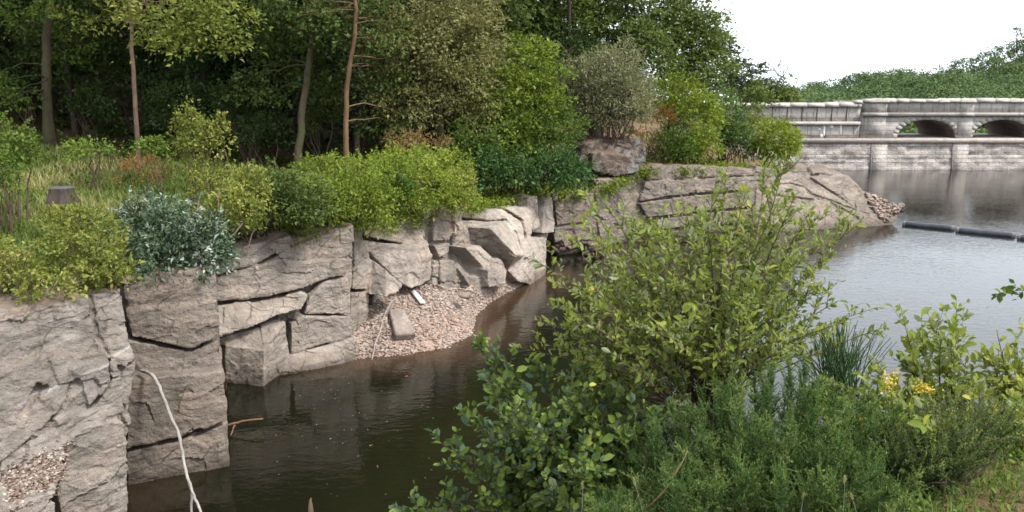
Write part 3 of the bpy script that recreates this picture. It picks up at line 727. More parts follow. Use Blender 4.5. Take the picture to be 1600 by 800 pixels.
# ------------------------------------------------------------------ dam with its road bridge
DY = 70.0                                                     # front of the lower dam wall
def dx(px, Y=DY): return at_y(px, 240, Y)[0]
def dz(py, Y=DY): return at_y(1440, py, Y)[2]
def masonry(name, ca, cb, cc, bw, bh, mort, bumpd=.05, stain=.5):
    t = NT(name); P = t.pos(); sp = t.n('ShaderNodeSeparateXYZ'); t.link(P, sp.inputs[0])
    cb_ = t.n('ShaderNodeCombineXYZ'); t.link(t.math('ADD', sp.outputs['X'], t.math('MULTIPLY', sp.outputs['Y'], 1.0)), cb_.inputs[0]); t.link(sp.outputs['Z'], cb_.inputs[1])
    nzv = t.n('ShaderNodeTexNoise', {'Scale': 1.6, 'Detail': 3.0}); t.link(P, nzv.inputs['Vector'])
    sc = t.n('ShaderNodeVectorMath', operation='SCALE'); t.link(nzv.outputs['Color'], sc.inputs[0]); sc.inputs['Scale'].default_value = .12
    ad = t.n('ShaderNodeVectorMath', operation='ADD'); t.link(cb_.outputs[0], ad.inputs[0]); t.link(sc.outputs[0], ad.inputs[1])
    br = t.n('ShaderNodeTexBrick', {'Color1': (*ca, 1), 'Color2': (*cb, 1), 'Mortar': (*cc, 1), 'Scale': 1.0, 'Mortar Size': mort, 'Mortar Smooth': .4, 'Brick Width': bw, 'Row Height': bh, 'Bias': -.1})
    t.link(ad.outputs[0], br.inputs['Vector'])
    n1 = t.noise(P, 1.1, 6, .7); n2 = t.noise(P, 7, 5, .7); st = t.noise(t.scale(P, (1.6, 1.6, .3)), 1.0, 5, .65)
    col = t.mix(t.mapr(n1, .35, .65, 0, .5), br.outputs['Color'], tuple(v * .7 for v in ca))
    col = t.mix(t.mapr(n2, .45, .75, 0, .5), col, tuple(min(1, v * 1.35) for v in cb))
    col = t.mix(t.mapr(st, .52, .7, 0, stain), col, (.06, .055, .05))
    h = t.math('ADD', t.math('MULTIPLY', br.outputs['Fac'], -.8), t.math('MULTIPLY', n2, 1.1)); h = t.math('ADD', h, t.math('MULTIPLY', n1, .8))
    return t.finish(col, .9, t.bump(h, .9, bumpd), .2)
M['dam_low'] = masonry('rough_granite_courses', (.45, .395, .355), (.54, .485, .44), (.36, .31, .275), .95, .32, .035, .14, .4)
M['dam_band'] = masonry('crest_course', (.40, .34, .30), (.46, .40, .355), (.32, .27, .235), 2.2, .6, .02, .06, .3)
M['bridge'] = masonry('pale_granite', (.37, .342, .308), (.46, .425, .385), (.24, .22, .196), .9, .36, .02, .04, .4)
M['parapet'] = masonry('parapet_granite', (.34, .315, .285), (.41, .38, .345), (.22, .20, .18), .95, 1.4, .035, .05, .7)
M['coping'] = masonry('coping_granite', (.38, .35, .315), (.46, .425, .38), (.23, .21, .19), 1.6, 2.0, .012, .04, .35)
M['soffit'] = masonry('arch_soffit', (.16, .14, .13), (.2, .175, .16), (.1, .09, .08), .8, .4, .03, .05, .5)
t = NT('lime_paint'); n = t.noise(t.pos(), 4, 5, .7); M['lime'] = t.finish(t.ramp(n, [(.3, (.6, .6, .58)), (.6, (.82, .82, .8))]), .8)
x0, x1 = dx(1060), dx(1900)
# lower wall (battered) with its crest course
e = empty('dam_wall', (dx(1300), DY, 0), 'broad dam wall of rough pinkish granite courses rising from the water', 'dam wall')
zc0, zc1 = dz(224), dz(216.5)
mb = MB(); nxs = 220; xs = np.linspace(x0, x1, nxs); zs = np.linspace(-1.5, zc0, 26)
XX, ZZ = np.meshgrid(xs, zs, indexing='ij')
PN = np.stack([XX, 0 * XX, ZZ], -1).reshape(-1, 3)
course = np.abs(((ZZ / .42) % 1) - .5) * 2
YY = DY + .06 * ZZ - .10 * (vnoise(PN * np.array([1.1, 1, 2.38]), 3).reshape(XX.shape)) + .05 * (course > .75) - .06 * vnoise(PN * 4, 8).reshape(XX.shape)
i, j = np.meshgrid(np.arange(nxs - 1), np.arange(25), indexing='ij')
Q = np.stack([i * 26 + j, (i + 1) * 26 + j, (i + 1) * 26 + j + 1, i * 26 + j + 1], -1).reshape(-1, 4)
nb = nxs * 26
Vb = np.stack([XX, YY, ZZ], -1).reshape(-1, 3)
top = np.array([(xs[0], DY + 7, zc0), (xs[-1], DY + 7, zc0), (xs[0], DY + 7, -1.5), (xs[-1], DY + 7, -1.5)])
mb.add(np.vstack([Vb, top]), [Q, [(nb, nb + 1, nb + 3, nb + 2)], [(25, nb - 1, nb + 1, nb)]])
mb.build('wall_face', M['dam_low'], e)
mb = MB(); mb.box((x0, DY - .02, zc0 + .003), (x1, DY + 7.2, zc1)); mb.build('crest_course', M['dam_band'], e)
for px in (1364, 1491, 1613, 1730):
    xa, xb = dx(px - 1), dx(px + 22); mb = MB(); zt = zc0 - .02
    V = [(x, y, z) for z, yf in ((-1.4, DY - .17), (zt, DY + .045)) for x, y in ((xa, yf), (xb, yf), (xb, DY + .6), (xa, DY + .6))]
    mb.add(V, [[(0, 1, 5, 4), (1, 2, 6, 5), (2, 3, 7, 6), (3, 0, 4, 7), (4, 5, 6, 7), (3, 2, 1, 0)]])
    mb.build('pilaster', M['dam_low'], e)
    mb = MB(); V = [(x, y, z) for z, yf in ((-1.4, DY - .19), (zt, DY + .02)) for x, y in ((xa - .14, yf), (xa - .004, yf), (xa - .004, DY + .6), (xa - .14, DY + .6))]
    mb.add(V, [[(0, 1, 5, 4), (1, 2, 6, 5), (2, 3, 7, 6), (3, 0, 4, 7), (4, 5, 6, 7), (3, 2, 1, 0)]]); mb.build('drain_joint', M['soffit'], e)
# bridge: spandrel wall with arch openings, vaults, string course, parapet, copings
BY, BW = DY + .25, 6.7
zs0, zst0, zst1 = zc1 + .003, dz(181.5, BY), dz(176, BY)
zp1, zcop = dz(160, BY), dz(155, BY)
def bx(px): return dx(px, BY)
b = empty('road_bridge', (bx(1440), BY, zc1), 'pale granite bridge with round arches and a parapet along the dam crest', 'bridge')
arches = [(1399, 1491), (1516, 1610), (1636, 1730)]
zk = dz(187, BY)
mb = MB(); vt = MB()
prev = bx(1343)
def arch_z(x, a, c):
    k = (x - (a + c) / 2) / ((c - a) / 2); return zs0 + (zk - zs0) * math.sqrt(max(0, 1 - k * k)) ** .92
for A, B in arches:
    a, c = bx(A), bx(B)
    mb.box((prev, BY, zs0), (a, BY + BW, zst0))
    n = 28; xs = a + (c - a) * (1 - np.cos(np.linspace(0, math.pi, n))) / 2; za = np.array([arch_z(x, a, c) for x in xs])
    Vf = np.array([(x, y, z) for y in (BY, BY + BW) for x, zz in zip(xs, za) for z in (zz, zst0)]); Fq = []
    for k in range(n - 1):
        q = [2 * k, 2 * k + 2, 2 * k + 3, 2 * k + 1]; Fq.append(q); Fq.append([2 * n + v for v in q[::-1]])
    mb.add(Vf, [Fq])
    Vv = np.array([(x, y, z) for y in (BY, BY + BW) for x, z in zip(xs, za)]); vt.add(Vv, [[(k, k + n, k + n + 1, k + 1) for k in range(n - 1)]])
    prev = c
mb.box((prev, BY, zs0), (x1, BY + BW, zst0))
mb.build('spandrel_wall', M['bridge'], b)
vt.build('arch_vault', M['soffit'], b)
for A, B in arches:                                           # ring of voussoirs a little proud of the wall
    a, c = bx(A), bx(B); mb = MB(); n = 17; th = np.linspace(0, math.pi, n)
    cx, rx, rz = (a + c) / 2, (c - a) / 2, zk - zs0
    for k in range(n - 1):
        t0_, t1_ = th[k] + .006, th[k + 1] - .006
        q = [(cx - math.cos(q_) * (rx + dr), zs0 + math.sin(q_) ** .92 * (rz + dr * .9)) for q_, dr in ((t0_, .003), (t1_, .003), (t1_, .42), (t0_, .42))]
        V = [(x, y, z) for y in (BY - .012, BY + .2) for x, z in q]
        mb.add(V, [[(0, 1, 2, 3), (7, 6, 5, 4), (0, 4, 5, 1), (1, 5, 6, 2), (2, 6, 7, 3), (3, 7, 4, 0)]])
    mb.build('arch_ring', M['bridge'], b)
mb = MB(); mb.box((bx(1343), BY - .22, zst0 + .003), (x1, BY + BW + .2, zst1)); mb.build('string_course', M['coping'], b)
mb = MB(); mb.box((bx(1343), BY, zst1 + .003), (x1, BY + .45, zp1)); mb.box((bx(1343), BY + BW - .45, zst1 + .003), (x1, BY + BW, zp1)); mb.build('parapet', M['parapet'], b)
r = np.random.default_rng(3); mb = MB(); x = bx(1343)
def coping(mb, xa, xb, z0, hgt):
    n = 5; th = np.linspace(0, math.pi, 7)
    x = xa
    while x < xb - .05:
        w = min(r.uniform(1.0, 1.7), xb - x); hh = hgt * r.uniform(.85, 1.12)
        V = [(xx, BY + .225 - math.cos(t_) * .36, z0 + .003 + (.35 + .65 * math.sin(t_)) * hh * (1 if 0 < k < 6 else 0)) for xx in (x + .012, x + w - .012) for k, t_ in enumerate(th)]
        mb.add(V, [[(k, k + 1, k + 8, k + 7) for k in range(6)], [(0, 7, 13, 6)], [tuple(range(6, -1, -1)), tuple(range(7, 14))]])
        x += w
coping(mb, bx(1343), x1, zp1, zcop - zp1 + .06); mb.build('coping', M['coping'], b)
for px, w in ((1366, 27), (1503, 22), (1465, 14), (1578, 20), (1624, 22), (1744, 22)):
    xa, xb = bx(px - w / 2), bx(px + w / 2)
    if w > 20:
        mb = MB(); mb.box((xa, BY - .07, zs0), (xb, BY + .2, zst0 - .004)); mb.box((xa, BY - .26, zst0), (xb, BY + .1, zst1 + .02)); mb.box((xa, BY - .07, zst1 + .024), (xb, BY + .4, zp1 + .02)); mb.build('pier', M['bridge'], b)
    mb = MB(); V = []; n = 9
    for xx_, k in zip(np.linspace(xa - .1, xb + .1, n), np.sin(np.linspace(0, math.pi, n))):
        for y in (BY - .24, BY + .55): V += [(xx_, y, zp1 + .03), (xx_, y, zp1 + .08 + .26 * k ** .7)]
    Fq = []
    for k in range(n - 1):
        o4 = 4 * k; Fq += [(o4, o4 + 4, o4 + 5, o4 + 1), (o4 + 3, o4 + 7, o4 + 6, o4 + 2), (o4 + 1, o4 + 5, o4 + 7, o4 + 3)]
    Fq += [(0, 1, 3, 2), (4 * n - 4, 4 * n - 2, 4 * n - 1, 4 * n - 3)]
    mb.add(V, [Fq]); mb.build('pier_cap', M['coping'], b)
# approach wall left of the arches
w = empty('approach_wall', (bx(1250), BY, zc1), 'long granite approach wall splashed with white lime left of the arches', 'wall')
za0, za1, zat, zac = dz(195, BY), dz(190, BY), dz(167, BY), dz(161, BY)
xa, xb = x0, bx(1340)
mb = MB(); mb.box((xa, BY + .06, zs0), (xb, BY + BW, za0)); mb.build('wall_face', M['parapet'], w)
mb = MB(); mb.box((xa, BY - .16, za0 + .003), (xb, BY + BW + .1, za1)); mb.build('string_course', M['coping'], w)
mb = MB(); mb.box((xa, BY + .08, za1 + .003), (xb, BY + .5, zat)); mb.build('parapet', M['parapet'], w)
mb = MB(); coping(mb, xa, xb, zat, zac - zat + .05); mb.build('coping', M['coping'], w)
for px in np.arange(1180, 1335, 23):
    mb = MB(); mb.box((bx(px), BY + .045, za1 + .006), (bx(px + 1.5), BY + .079, zat - .01)); mb.build('panel_joint', M['soffit'], w)
mb = MB(); coping(mb, bx(1329), bx(1341), zac - .02, .3); mb.build('end_stone', M['coping'], w)
r = np.random.default_rng(9)
for lx in ((1280,210,1284,217),(1284,194,1287,212),(1309,192,1313,212),(1275,200,1280,204),(1292,194,1300,202)):
    xs_ = sorted((bx(lx[0]), bx(lx[2]))); zz_ = sorted((dz(lx[1], BY), dz(lx[3], BY))); zz_[0] = max(zz_[0], zs0 + .02)
    n = 14; mb = MB(); th = np.linspace(0, 2 * math.pi, n, endpoint=False); rj = r.uniform(.75, 1.1, n)
    sq = np.stack([np.sign(np.cos(th)) * np.abs(np.cos(th)) ** .4, np.sign(np.sin(th)) * np.abs(np.sin(th)) ** .4], 1) * rj[:, None]
    cx, cz = np.mean(xs_), np.mean(zz_)
    yy = BY + .057 if lx[2] < 1342 else BY - .165
    V = [(cx + a_ * (xs_[1] - xs_[0]) / 2, y, cz + c_ * (zz_[1] - zz_[0]) / 2) for y in (yy - .008, yy + .01) for a_, c_ in sq]
    mb.add(V, [[tuple(range(n))], [(k, k + n, (k + 1) % n + n, (k + 1) % n) for k in range(n)]])
    mb.build('lime_stain', M['lime'], w)

# ------------------------------------------------------------------ far hills
SKY = [(1000, 150), (1150, 152), (1245, 152), (1300, 140), (1345, 129), (1372, 133), (1400, 126), (1440, 128), (1480, 121), (1520, 109), (1560, 94), (1600, 75), (1680, 40), (1800, 10), (1950, -10)]
HY = 250.0
sx = np.array([at_y(px, py, HY)[0] for px, py in SKY]); sz = np.array([at_y(px, py, HY)[2] for px, py in SKY])
hx = np.linspace(sx[0], sx[-1], 120); hy = np.concatenate([np.linspace(82, HY, 60), np.linspace(HY + 8, HY + 200, 14)])
XX, YY = np.meshgrid(hx, hy, indexing='ij')
ridge = np.interp(XX, sx, sz) - 2.2
k = np.clip((YY - 82) / (HY - 82), 0, 1); ZZ = -6 + (ridge + 6) * (k ** .8) - np.clip(YY - HY, 0, 400) * .35
ZZ += fbm(np.stack([XX, YY, 0 * XX], -1).reshape(-1, 3) * .04, 3, 2).reshape(XX.shape) * 1.6 * k * np.clip((HY + 20 - YY) / 60, .2, 1)
ni, nj = XX.shape; i, j = np.meshgrid(np.arange(ni - 1), np.arange(nj - 1), indexing='ij')
Q = np.stack([i * nj + j, (i + 1) * nj + j, (i + 1) * nj + j + 1, i * nj + j + 1], -1).reshape(-1, 4)
t = NT('hill_ground'); n = t.noise(t.pos(), .06, 5, .6)
M['hill'] = t.finish(t.ramp(n, [(.35, (.05, .07, .025)), (.55, (.12, .13, .05)), (.7, (.2, .16, .1))]), .95, None, .1)
HV = np.stack([XX, YY, ZZ], -1).reshape(-1, 3)
me = mesh_from('hills', HV, [Q], smooth=True); o = bpy.data.objects.new('hills', me); C.objects.link(o); me.materials.append(M['hill'])
tag(o, 'green wooded hillside rising to the right behind the dam', 'hill', kind='structure')
# ------------------------------------------------------------------ foliage tools
def unit(A): return A / (np.linalg.norm(A, axis=-1, keepdims=True) + 1e-9)
def leaves(mb, P, D, size, aspect=.5, tint=None, r=RNG, upb=.6, near=False, fold=.18):
    n = len(P); size = np.full(n, size) if np.isscalar(size) else size
    D = unit(D); U = unit(r.normal(size=(n, 3)) + np.array([0, -.25, 1]) * upb * 2)
    W = unit(np.cross(D, U)); N = np.cross(W, D)
    s = size[:, None]; w = s * aspect * .5
    tint = np.clip(r.normal(.5, .2, n), 0, 1) if tint is None else np.clip(tint, 0, 1)
    k = np.arange(n)[:, None]
    if near:
        b = P; t = P + D * s - N * s * .10
        l1 = P + D * s * .32 - W * w * .85 + N * s * fold * .5; l2 = P + D * s * .68 - W * w * .9 + N * s * fold * .4
        r1 = P + D * s * .32 + W * w * .85 + N * s * fold * .5; r2 = P + D * s * .68 + W * w * .9 + N * s * fold * .4
        V = np.stack([b, l1, l2, t, r2, r1], 1).reshape(-1, 3)
        mb.add(V, [k * 6 + np.array([0, 3, 2, 1]), k * 6 + np.array([0, 5, 4, 3])], np.repeat(tint, 6))
    else:
        V = np.stack([P, P + D * s * .5 - W * w + N * s * fold, P + D * s, P + D * s * .5 + W * w + N * s * fold], 1).reshape(-1, 3)
        mb.add(V, [k * 4 + np.array([0, 2, 1]), k * 4 + np.array([0, 3, 2])], np.repeat(tint, 4))
def ell_centers(c, rr, n, r, shell=.55, cut=-.6):
    out = []
    while len(out) < n:
        p = r.normal(size=3); p /= np.linalg.norm(p)
        if p[2] < cut: continue
        out.append(p * (shell + (1 - shell) * r.random() ** .6))
    return np.array(c) + np.array(out) * np.array(rr)
def clusters(mb, cen, Cc, n, m, cr, ls, flat=.6, droop=.2, aspect=.5, r=RNG, tb=.5, tv=.13, near=False, outw=.8):
    """n leaf clusters round centre Cc; each cluster m leaves"""
    for c in cen:
        k = max(3, int(m * r.uniform(.6, 1.4))); rad = cr * r.uniform(.6, 1.35)
        q = r.normal(0, .5, (k, 3)) * rad * np.array([1, 1, flat])
        o = unit(c - Cc + 1e-6)
        q[:, 2] -= droop * (q[:, 0] ** 2 + q[:, 1] ** 2) / max(rad, .05)
        D = unit(q + o * rad * .4) * outw + r.normal(0, .45, (k, 3)) + np.array([0, 0, -.35 * droop * 2])
        leaves(mb, c + q, D, ls * np.clip(r.lognormal(-.08, .32, k), .4, 1.8), aspect, tb + r.normal(0, tv) + r.normal(0, .13, k), r, near=near)
def limbs(mb, start, cen, r, frac=.3, r0=.05, r1=.012, sag=.1, trunk=False):
    start = np.array(start, float)
    for k, c in enumerate(cen):
        if k > 1 and r.random() > frac: continue
        if trunk:                                     # leaves the trunk a little lower than it ends
            hd = np.hypot(start[:, 0] - c[0], start[:, 1] - c[1]); s = start[np.abs(start[:, 2] - (c[2] - trunk * hd)).argmin()]
        else: s = start[r.integers(len(start))] if start.ndim == 2 else start
        l = np.linalg.norm(c - s)
        mid = s * .45 + c * .55 + r.normal(0, .10, 3) * l + [0, 0, sag * l]
        t = np.linspace(0, 1, 9)[:, None]; q = (1 - t) ** 2 * s + 2 * t * (1 - t) * mid + t * t * c
        q[1:-1] += r.normal(0, .018, (7, 3)) * l
        mb.tube(q, np.linspace(r0, r1, 9) * r.uniform(.6, 1.2) * min(1, .35 + l * .25), 5, cap=False)

def shrub(label, ells, mat, ls=.1, dens=1.0, cr=.22, name='shrub', cat='shrub', group=None, stem='stem', seed=0, flat=.7, droop=.15, aspect=.52, tb=.5, tv=.15, shell=.5, m=34, cut=-.75, deep=.8, shoots=1.0, lump=.6, sfrac=.1):
    """ells: (px, py, rx, ry, Y) in photo pixels; turned into real positions and sizes once"""
    r = np.random.default_rng(seed + 100)
    W = [(at_y(px, py, Y), rx * pxm(Y), ry * pxm(Y)) for px, py, rx, ry, Y in ells]
    c0 = W[0][0]; base = np.array(rooted(c0[0], c0[1])) if c0[1] > 9 else np.array([c0[0], c0[1], gz(c0[0], c0[1])])
    e = empty(name, base, label, cat, group)
    fo, st = MB(), MB()
    for c, a, b in W:
        n = max(8, int(dens * 11.0 * (a * b * 4) / (cr * cr * 4) * .55))
        cen = ell_centers(c, (a, a * deep, b), n, r, shell, cut)
        cen += fbm(cen * 1.6 / max(min(a, b), .25), 3, seed)[:, None] * lump * (cen - c)
        clusters(fo, cen, c - [0, 0, b * .5], n, m, cr, ls, flat, droop, aspect, r, tb, tv)
        for _ in range(int(shoots * 16)):            # longer shoots that break the outline
            v = unit(r.normal(size=3) + np.array([0, -.3, .55])); p = c + v * np.array([a, a * deep, b]) * r.uniform(.55, .95)
            d = unit(v * .7 + np.array([0, 0, .9]) + r.normal(0, .35, 3)); l = min(a, b) * r.uniform(.35, .95); k = int(8 + l / (ls * .22))
            f = r.random(k)[:, None]; q = p + d * f * l - np.array([0, 0, .25]) * l * f * f
            leaves(fo, q, d * .5 + r.normal(0, .6, (k, 3)), ls * r.uniform(.55, 1.1, k), aspect, tb + .12 + r.normal(0, tv) + r.normal(0, .1, k), r)
            st.tube([p - d * l * .5, p, p + d * l * .5, p + d * l - np.array([0, 0, .25]) * l], [.008, .007, .005, .003], 3, cap=False)
        g = np.array(rooted(c[0], c[1])); g[2] -= .05
        limbs(st, np.array([g + r.normal(0, .12, 3) * [1, 1, 0] for _ in range(5)]), cen, r, sfrac, .028 * (1 + a * .35), .006)
    st.build('stems', M[stem], e); fo.build('foliage', M[mat], e)
    return e

# ------------------------------------------------------------------ far wood on the hills
r = np.random.default_rng(21); mb = MB(); T0 = time.time() if 'time' in globals() else 0
n = 900; yy = 84 + (HY + 6 - 84) * r.random(n) ** .7; px = r.uniform(1180, 1720, n)
hgrid = (hx, hy, ZZ)
def hill_z(x, y):
    a = np.clip(np.searchsorted(hx, x) - 1, 0, len(hx) - 2); b_ = np.clip(np.searchsorted(hy, y) - 1, 0, len(hy) - 2)
    return hgrid[2][a, b_]
for k in range(n):
    y = yy[k]; x = at_y(px[k], 200, y)[0]; z = hill_z(x, y); s = r.uniform(2.6, 5.2) * (.6 if y < 140 else 1)
    if r.random() < .06: continue
    tb = r.normal(.42, .22); n2 = 26; C0 = np.array([x, y, z + s * .45])
    q = unit(r.normal(size=(n2, 3)) + [0, -.25, .35]) * np.array([s, s, s * .8]) * r.uniform(.75, 1.05, (n2, 1)) + C0
    for c in q:
        kk = 15; p = c + r.normal(0, .3, (kk, 3)) * s * .32
        leaves(mb, p, r.normal(size=(kk, 3)) * [1, 1, .5], (.52 if y > 130 else .4) * r.uniform(.6, 1.2, kk), .95, tb + r.normal(0, .07) + r.normal(0, .05, kk), r, .8)
o = mb.build('woods', M['lf_far'], loc=(at_y(1450, 140, 200)))
tag(o, 'mixed green wood covering the far hillside behind the dam', 'wood', kind='stuff')
def pine(name, label, px, ytop, ybot, Y, zb=None, grp=None):
    r = np.random.default_rng(int(px)); top, bot = at_y(px, ytop, Y), at_y(px, ybot, Y)
    e = empty(name, bot, label, 'tree', grp); H = top[2] - bot[2]
    t = MB(); t.tube(np.linspace(bot, top, 8), np.linspace(.035 * H, .004 * H, 8), 6); t.build('trunk', M['bark_dark'], e)
    c = MB()
    for k in range(26):
        f = .25 + .75 * r.random(); z = bot + (top - bot) * f; a = r.uniform(0, 6.28); l = H * .26 * (1.15 - f) ** .6 * r.uniform(.5, 1.2)
        cen = z + np.array([math.cos(a), math.sin(a), .15]) * l * r.uniform(.4, 1, (3, 1))
        clusters(c, cen, z, 3, 14, H * .07, H * .035, .45, .1, .4, r)
    c.build('crown', M['lf_far'], e); return e
pine('conifer', 'lone tall conifer breaking the skyline at the right edge above the hill', 1589, 42, 84, 235)

# ------------------------------------------------------------------ the wood on the left bank
def trunk_pts(pix, Y, lift=None):
    P = [at_y(px, py, Y) for px, py in pix]
    P[0][2] = min(P[0][2], gz(P[0][0], P[0][1]) - .05) if abs(P[0][2] - gz(P[0][0], P[0][1])) < 1.2 else P[0][2]
    return P
def tree(label, pix, Y, r0, crowns, leaf, bark, name='tree', H=16.0, group=None, seed=0, flare=1.4, ls=.16, m=34, cr=.5, flat=.45, droop=.3, tb=.5, up=True, upls=.34, dead=0, lr=.04, upcen=None, upr=(4.2, 4.2, 4.0), upn=110, lup=-.15, lfrac=.12):
    r = np.random.default_rng(seed + 500)
    P = trunk_pts(pix, Y); g = P[0].copy()
    P[0] = np.array([g[0], g[1], gz(g[0], g[1]) - .1])
    d = (P[-1] - P[-2]) / np.linalg.norm(P[-1] - P[-2]); d = unit(d * .5 + np.array([0, 0, 1]) * .5)
    topz = P[0][2] + H
    while P[-1][2] < topz: P.append(P[-1] + d * 1.6 + r.normal(0, .08, 3))
    e = empty(name, P[0], label, 'tree', group)
    Q = wander(P, 40, .012 + r0 * .03, seed); zf = (Q[:, 2] - Q[0, 2])
    rad = r0 * np.clip(1 - zf / (H * 1.15), .12, 1) * (1 + (flare - 1) * np.exp(-zf / .45))
    t = MB(); t.tube(Q, rad, 12); c = MB()
    for (px, py, rx, ry, Yc, dens) in crowns:
        ctr = at_y(px, py, Yc); a, b = rx * pxm(Yc), ry * pxm(Yc)
        n = max(5, int(dens * 5.5 * a * b / (cr * cr)))
        cen = ell_centers(ctr, (a, min(a, 2.2) * .9, b), n, r, .35, -1)
        clusters(c, cen, ctr - [0, 0, b], n, m, cr, ls, flat, droop, .5, r, tb, .14)
        limbs(t, Q[4:], cen, r, lfrac, lr, .008, .12, trunk=lup)
    if up:
        uc = np.array([Q[-1][0], Q[-1][1], topz - 2.2]) if upcen is None else np.array(upcen)
        cen = ell_centers(uc, upr, upn, r, .5, -.8); cen = cen[cen[:, 2] > 10.6 + .13 * (cen[:, 1] - 30)]
        clusters(c, cen, uc, len(cen), 46, .95, upls, .5, .25, .6, r, tb)
        limbs(t, Q[10:], cen, r, .2, .08, .02, .08, trunk=.45)
    t.build('trunk', M[bark], e, smooth=True); c.build('crown', M[leaf], e)
    return e
FG = 'trees of the wood on the left bank'
tree('thick mossy trunk with a flared base at the upper left of the wood', [(75,192),(72,150),(73,80),(78,0)], 33, .19, [(60,5,70,25,32,.8),(110,60,40,35,35,.7),(8,140,45,26,31,1.1),(40,20,60,25,33,.35)], 'lf_green', 'bark', seed=1, flare=1.9, H=18, tb=.62, group=FG)
tree('straight slim pinkish trunk under a bright hanging spray of yellow green leaves', [(213,213),(211,160),(207,80),(203,0)], 29, .085, [(150,20,60,30,30,.7),(265,18,70,32,26,1.1),(225,45,40,30,27,.8),(320,40,72,46,26,1.25),(262,55,45,26,26.5,.8),(345,10,55,25,26,1.0)], 'lf_yellow', 'bark_pink', lr=.016, seed=2, H=15, tb=.42, ls=.15, group=FG)
tree('pale leaning trunk at the dark wood edge left of the orange brown trunk', [(463,236),(470,180),(480,120),(488,60),(490,0)], 31.5, .15, [(420,120,60,40,32.5,.9),(440,50,70,45,32,1.0),(400,20,60,40,31,1.0),(500,110,40,45,33,.8)], 'lf_forest', 'bark', seed=3, H=15, tb=.5, group=FG)
tree('slender crooked orange brown trunk above the bramble bank', [(541,234),(539,185),(543,120),(554,60),(557,20),(552,-20)], 30.5, .105, [(500,40,60,40,31,1.0),(590,110,50,50,32,.9),(580,40,60,50,31,1.1),(480,10,60,30,30,.9),(600,190,45,25,32.5,.7)], 'lf_forest', 'bark_tan', seed=4, H=15, tb=.6, group=FG)
tree('spreading olive tree with drooping twiggy sprays right of the crooked trunk', [(690,210),(684,150),(668,80),(655,0)], 35, .2, [(660,60,95,75,33,1.25),(720,120,85,62,33,1.3),(640,160,70,45,32.5,1.0),(740,180,50,30,32.5,1.0),(700,60,90,70,32.5,1.0),(590,90,55,60,33,.7),(750,40,50,60,35,1.0),(690,10,90,40,34,1.0)], 'lf_olive', 'bark', seed=5, H=15, ls=.135, m=44, cr=.55, flat=.28, droop=.5, tb=.5, group=FG, lfrac=.25, lr=.05)
tree('bushy yellow green tree between the olive tree and the grey willow', [(835,240),(832,160),(826,100)], 34.5, .13, [(830,100,58,48,34,1.3),(800,160,60,55,33.5,1.2),(850,165,45,50,34,1.2),(790,215,50,40,33,1.2)], 'lf_bright', 'bark', seed=6, H=6.5, ls=.15, cr=.42, flat=.5, up=False, tb=.42, group=FG)
tree('dense dark green tree crown rising behind the grey willow bush', [(930,180),(932,90),(935,0)], 49, .3, [(930,40,110,70,48,1.2),(870,60,80,60,47,1.1),(1000,90,60,60,49,1.1),(850,5,80,50,47,1.0),(790,15,80,50,46,1.1),(740,0,80,45,46,1.1),(900,-20,120,50,48,1.0)], 'lf_forest', 'bark_dark', seed=7, H=19, ls=.24, cr=.75, m=40, tb=.62, group=FG)
tree('tall broad tree whose right edge slopes down against the white sky', [(1050,185),(1052,100),(1055,0)], 54, .3, [(1050,70,80,80,53,1.3),(1000,30,70,60,54,1.2),(1085,25,48,48,53,1.1),(1110,110,45,60,54,1.2),(1060,140,60,40,52,1.0),(1085,70,45,60,54,1.1)], 'lf_forest', 'bark_dark', seed=8, H=17, ls=.24, cr=.7, m=40, tb=.72, group=FG, upcen=(8.0, 54, 14.5), upr=(3.2, 4, 3))
tree('layered dark tree with flat shelves of foliage at the right end of the wood', [(1140,195),(1143,140),(1142,62)], 84, .28, [(1140,80,26,10,84,1.3),(1158,105,34,12,84,1.4),(1132,120,40,16,84,1.3),(1172,132,30,13,84,1.4),(1150,140,45,16,84,1.5),(1190,146,35,14,84,1.4),(1160,158,40,12,84,1.2),(1120,75,20,30,84,1.0)], 'lf_conifer', 'bark_dark', seed=9, H=4.0, ls=.34, cr=.85, m=34, flat=.3, droop=.1, up=False, tb=.6, group=FG)
tree('small feathery tree last in the wood, behind the left part of the approach wall', [(1222,178),(1222,150),(1224,120)], 82, .15, [(1222,138,20,18,82,1.4),(1205,155,24,16,82,1.4),(1236,150,10,14,82,1.0),(1185,150,22,22,67,1.2)], 'lf_forest', 'bark_dark', seed=10, H=2.0, ls=.3, cr=.6, m=34, up=False, tb=.7, group=FG)
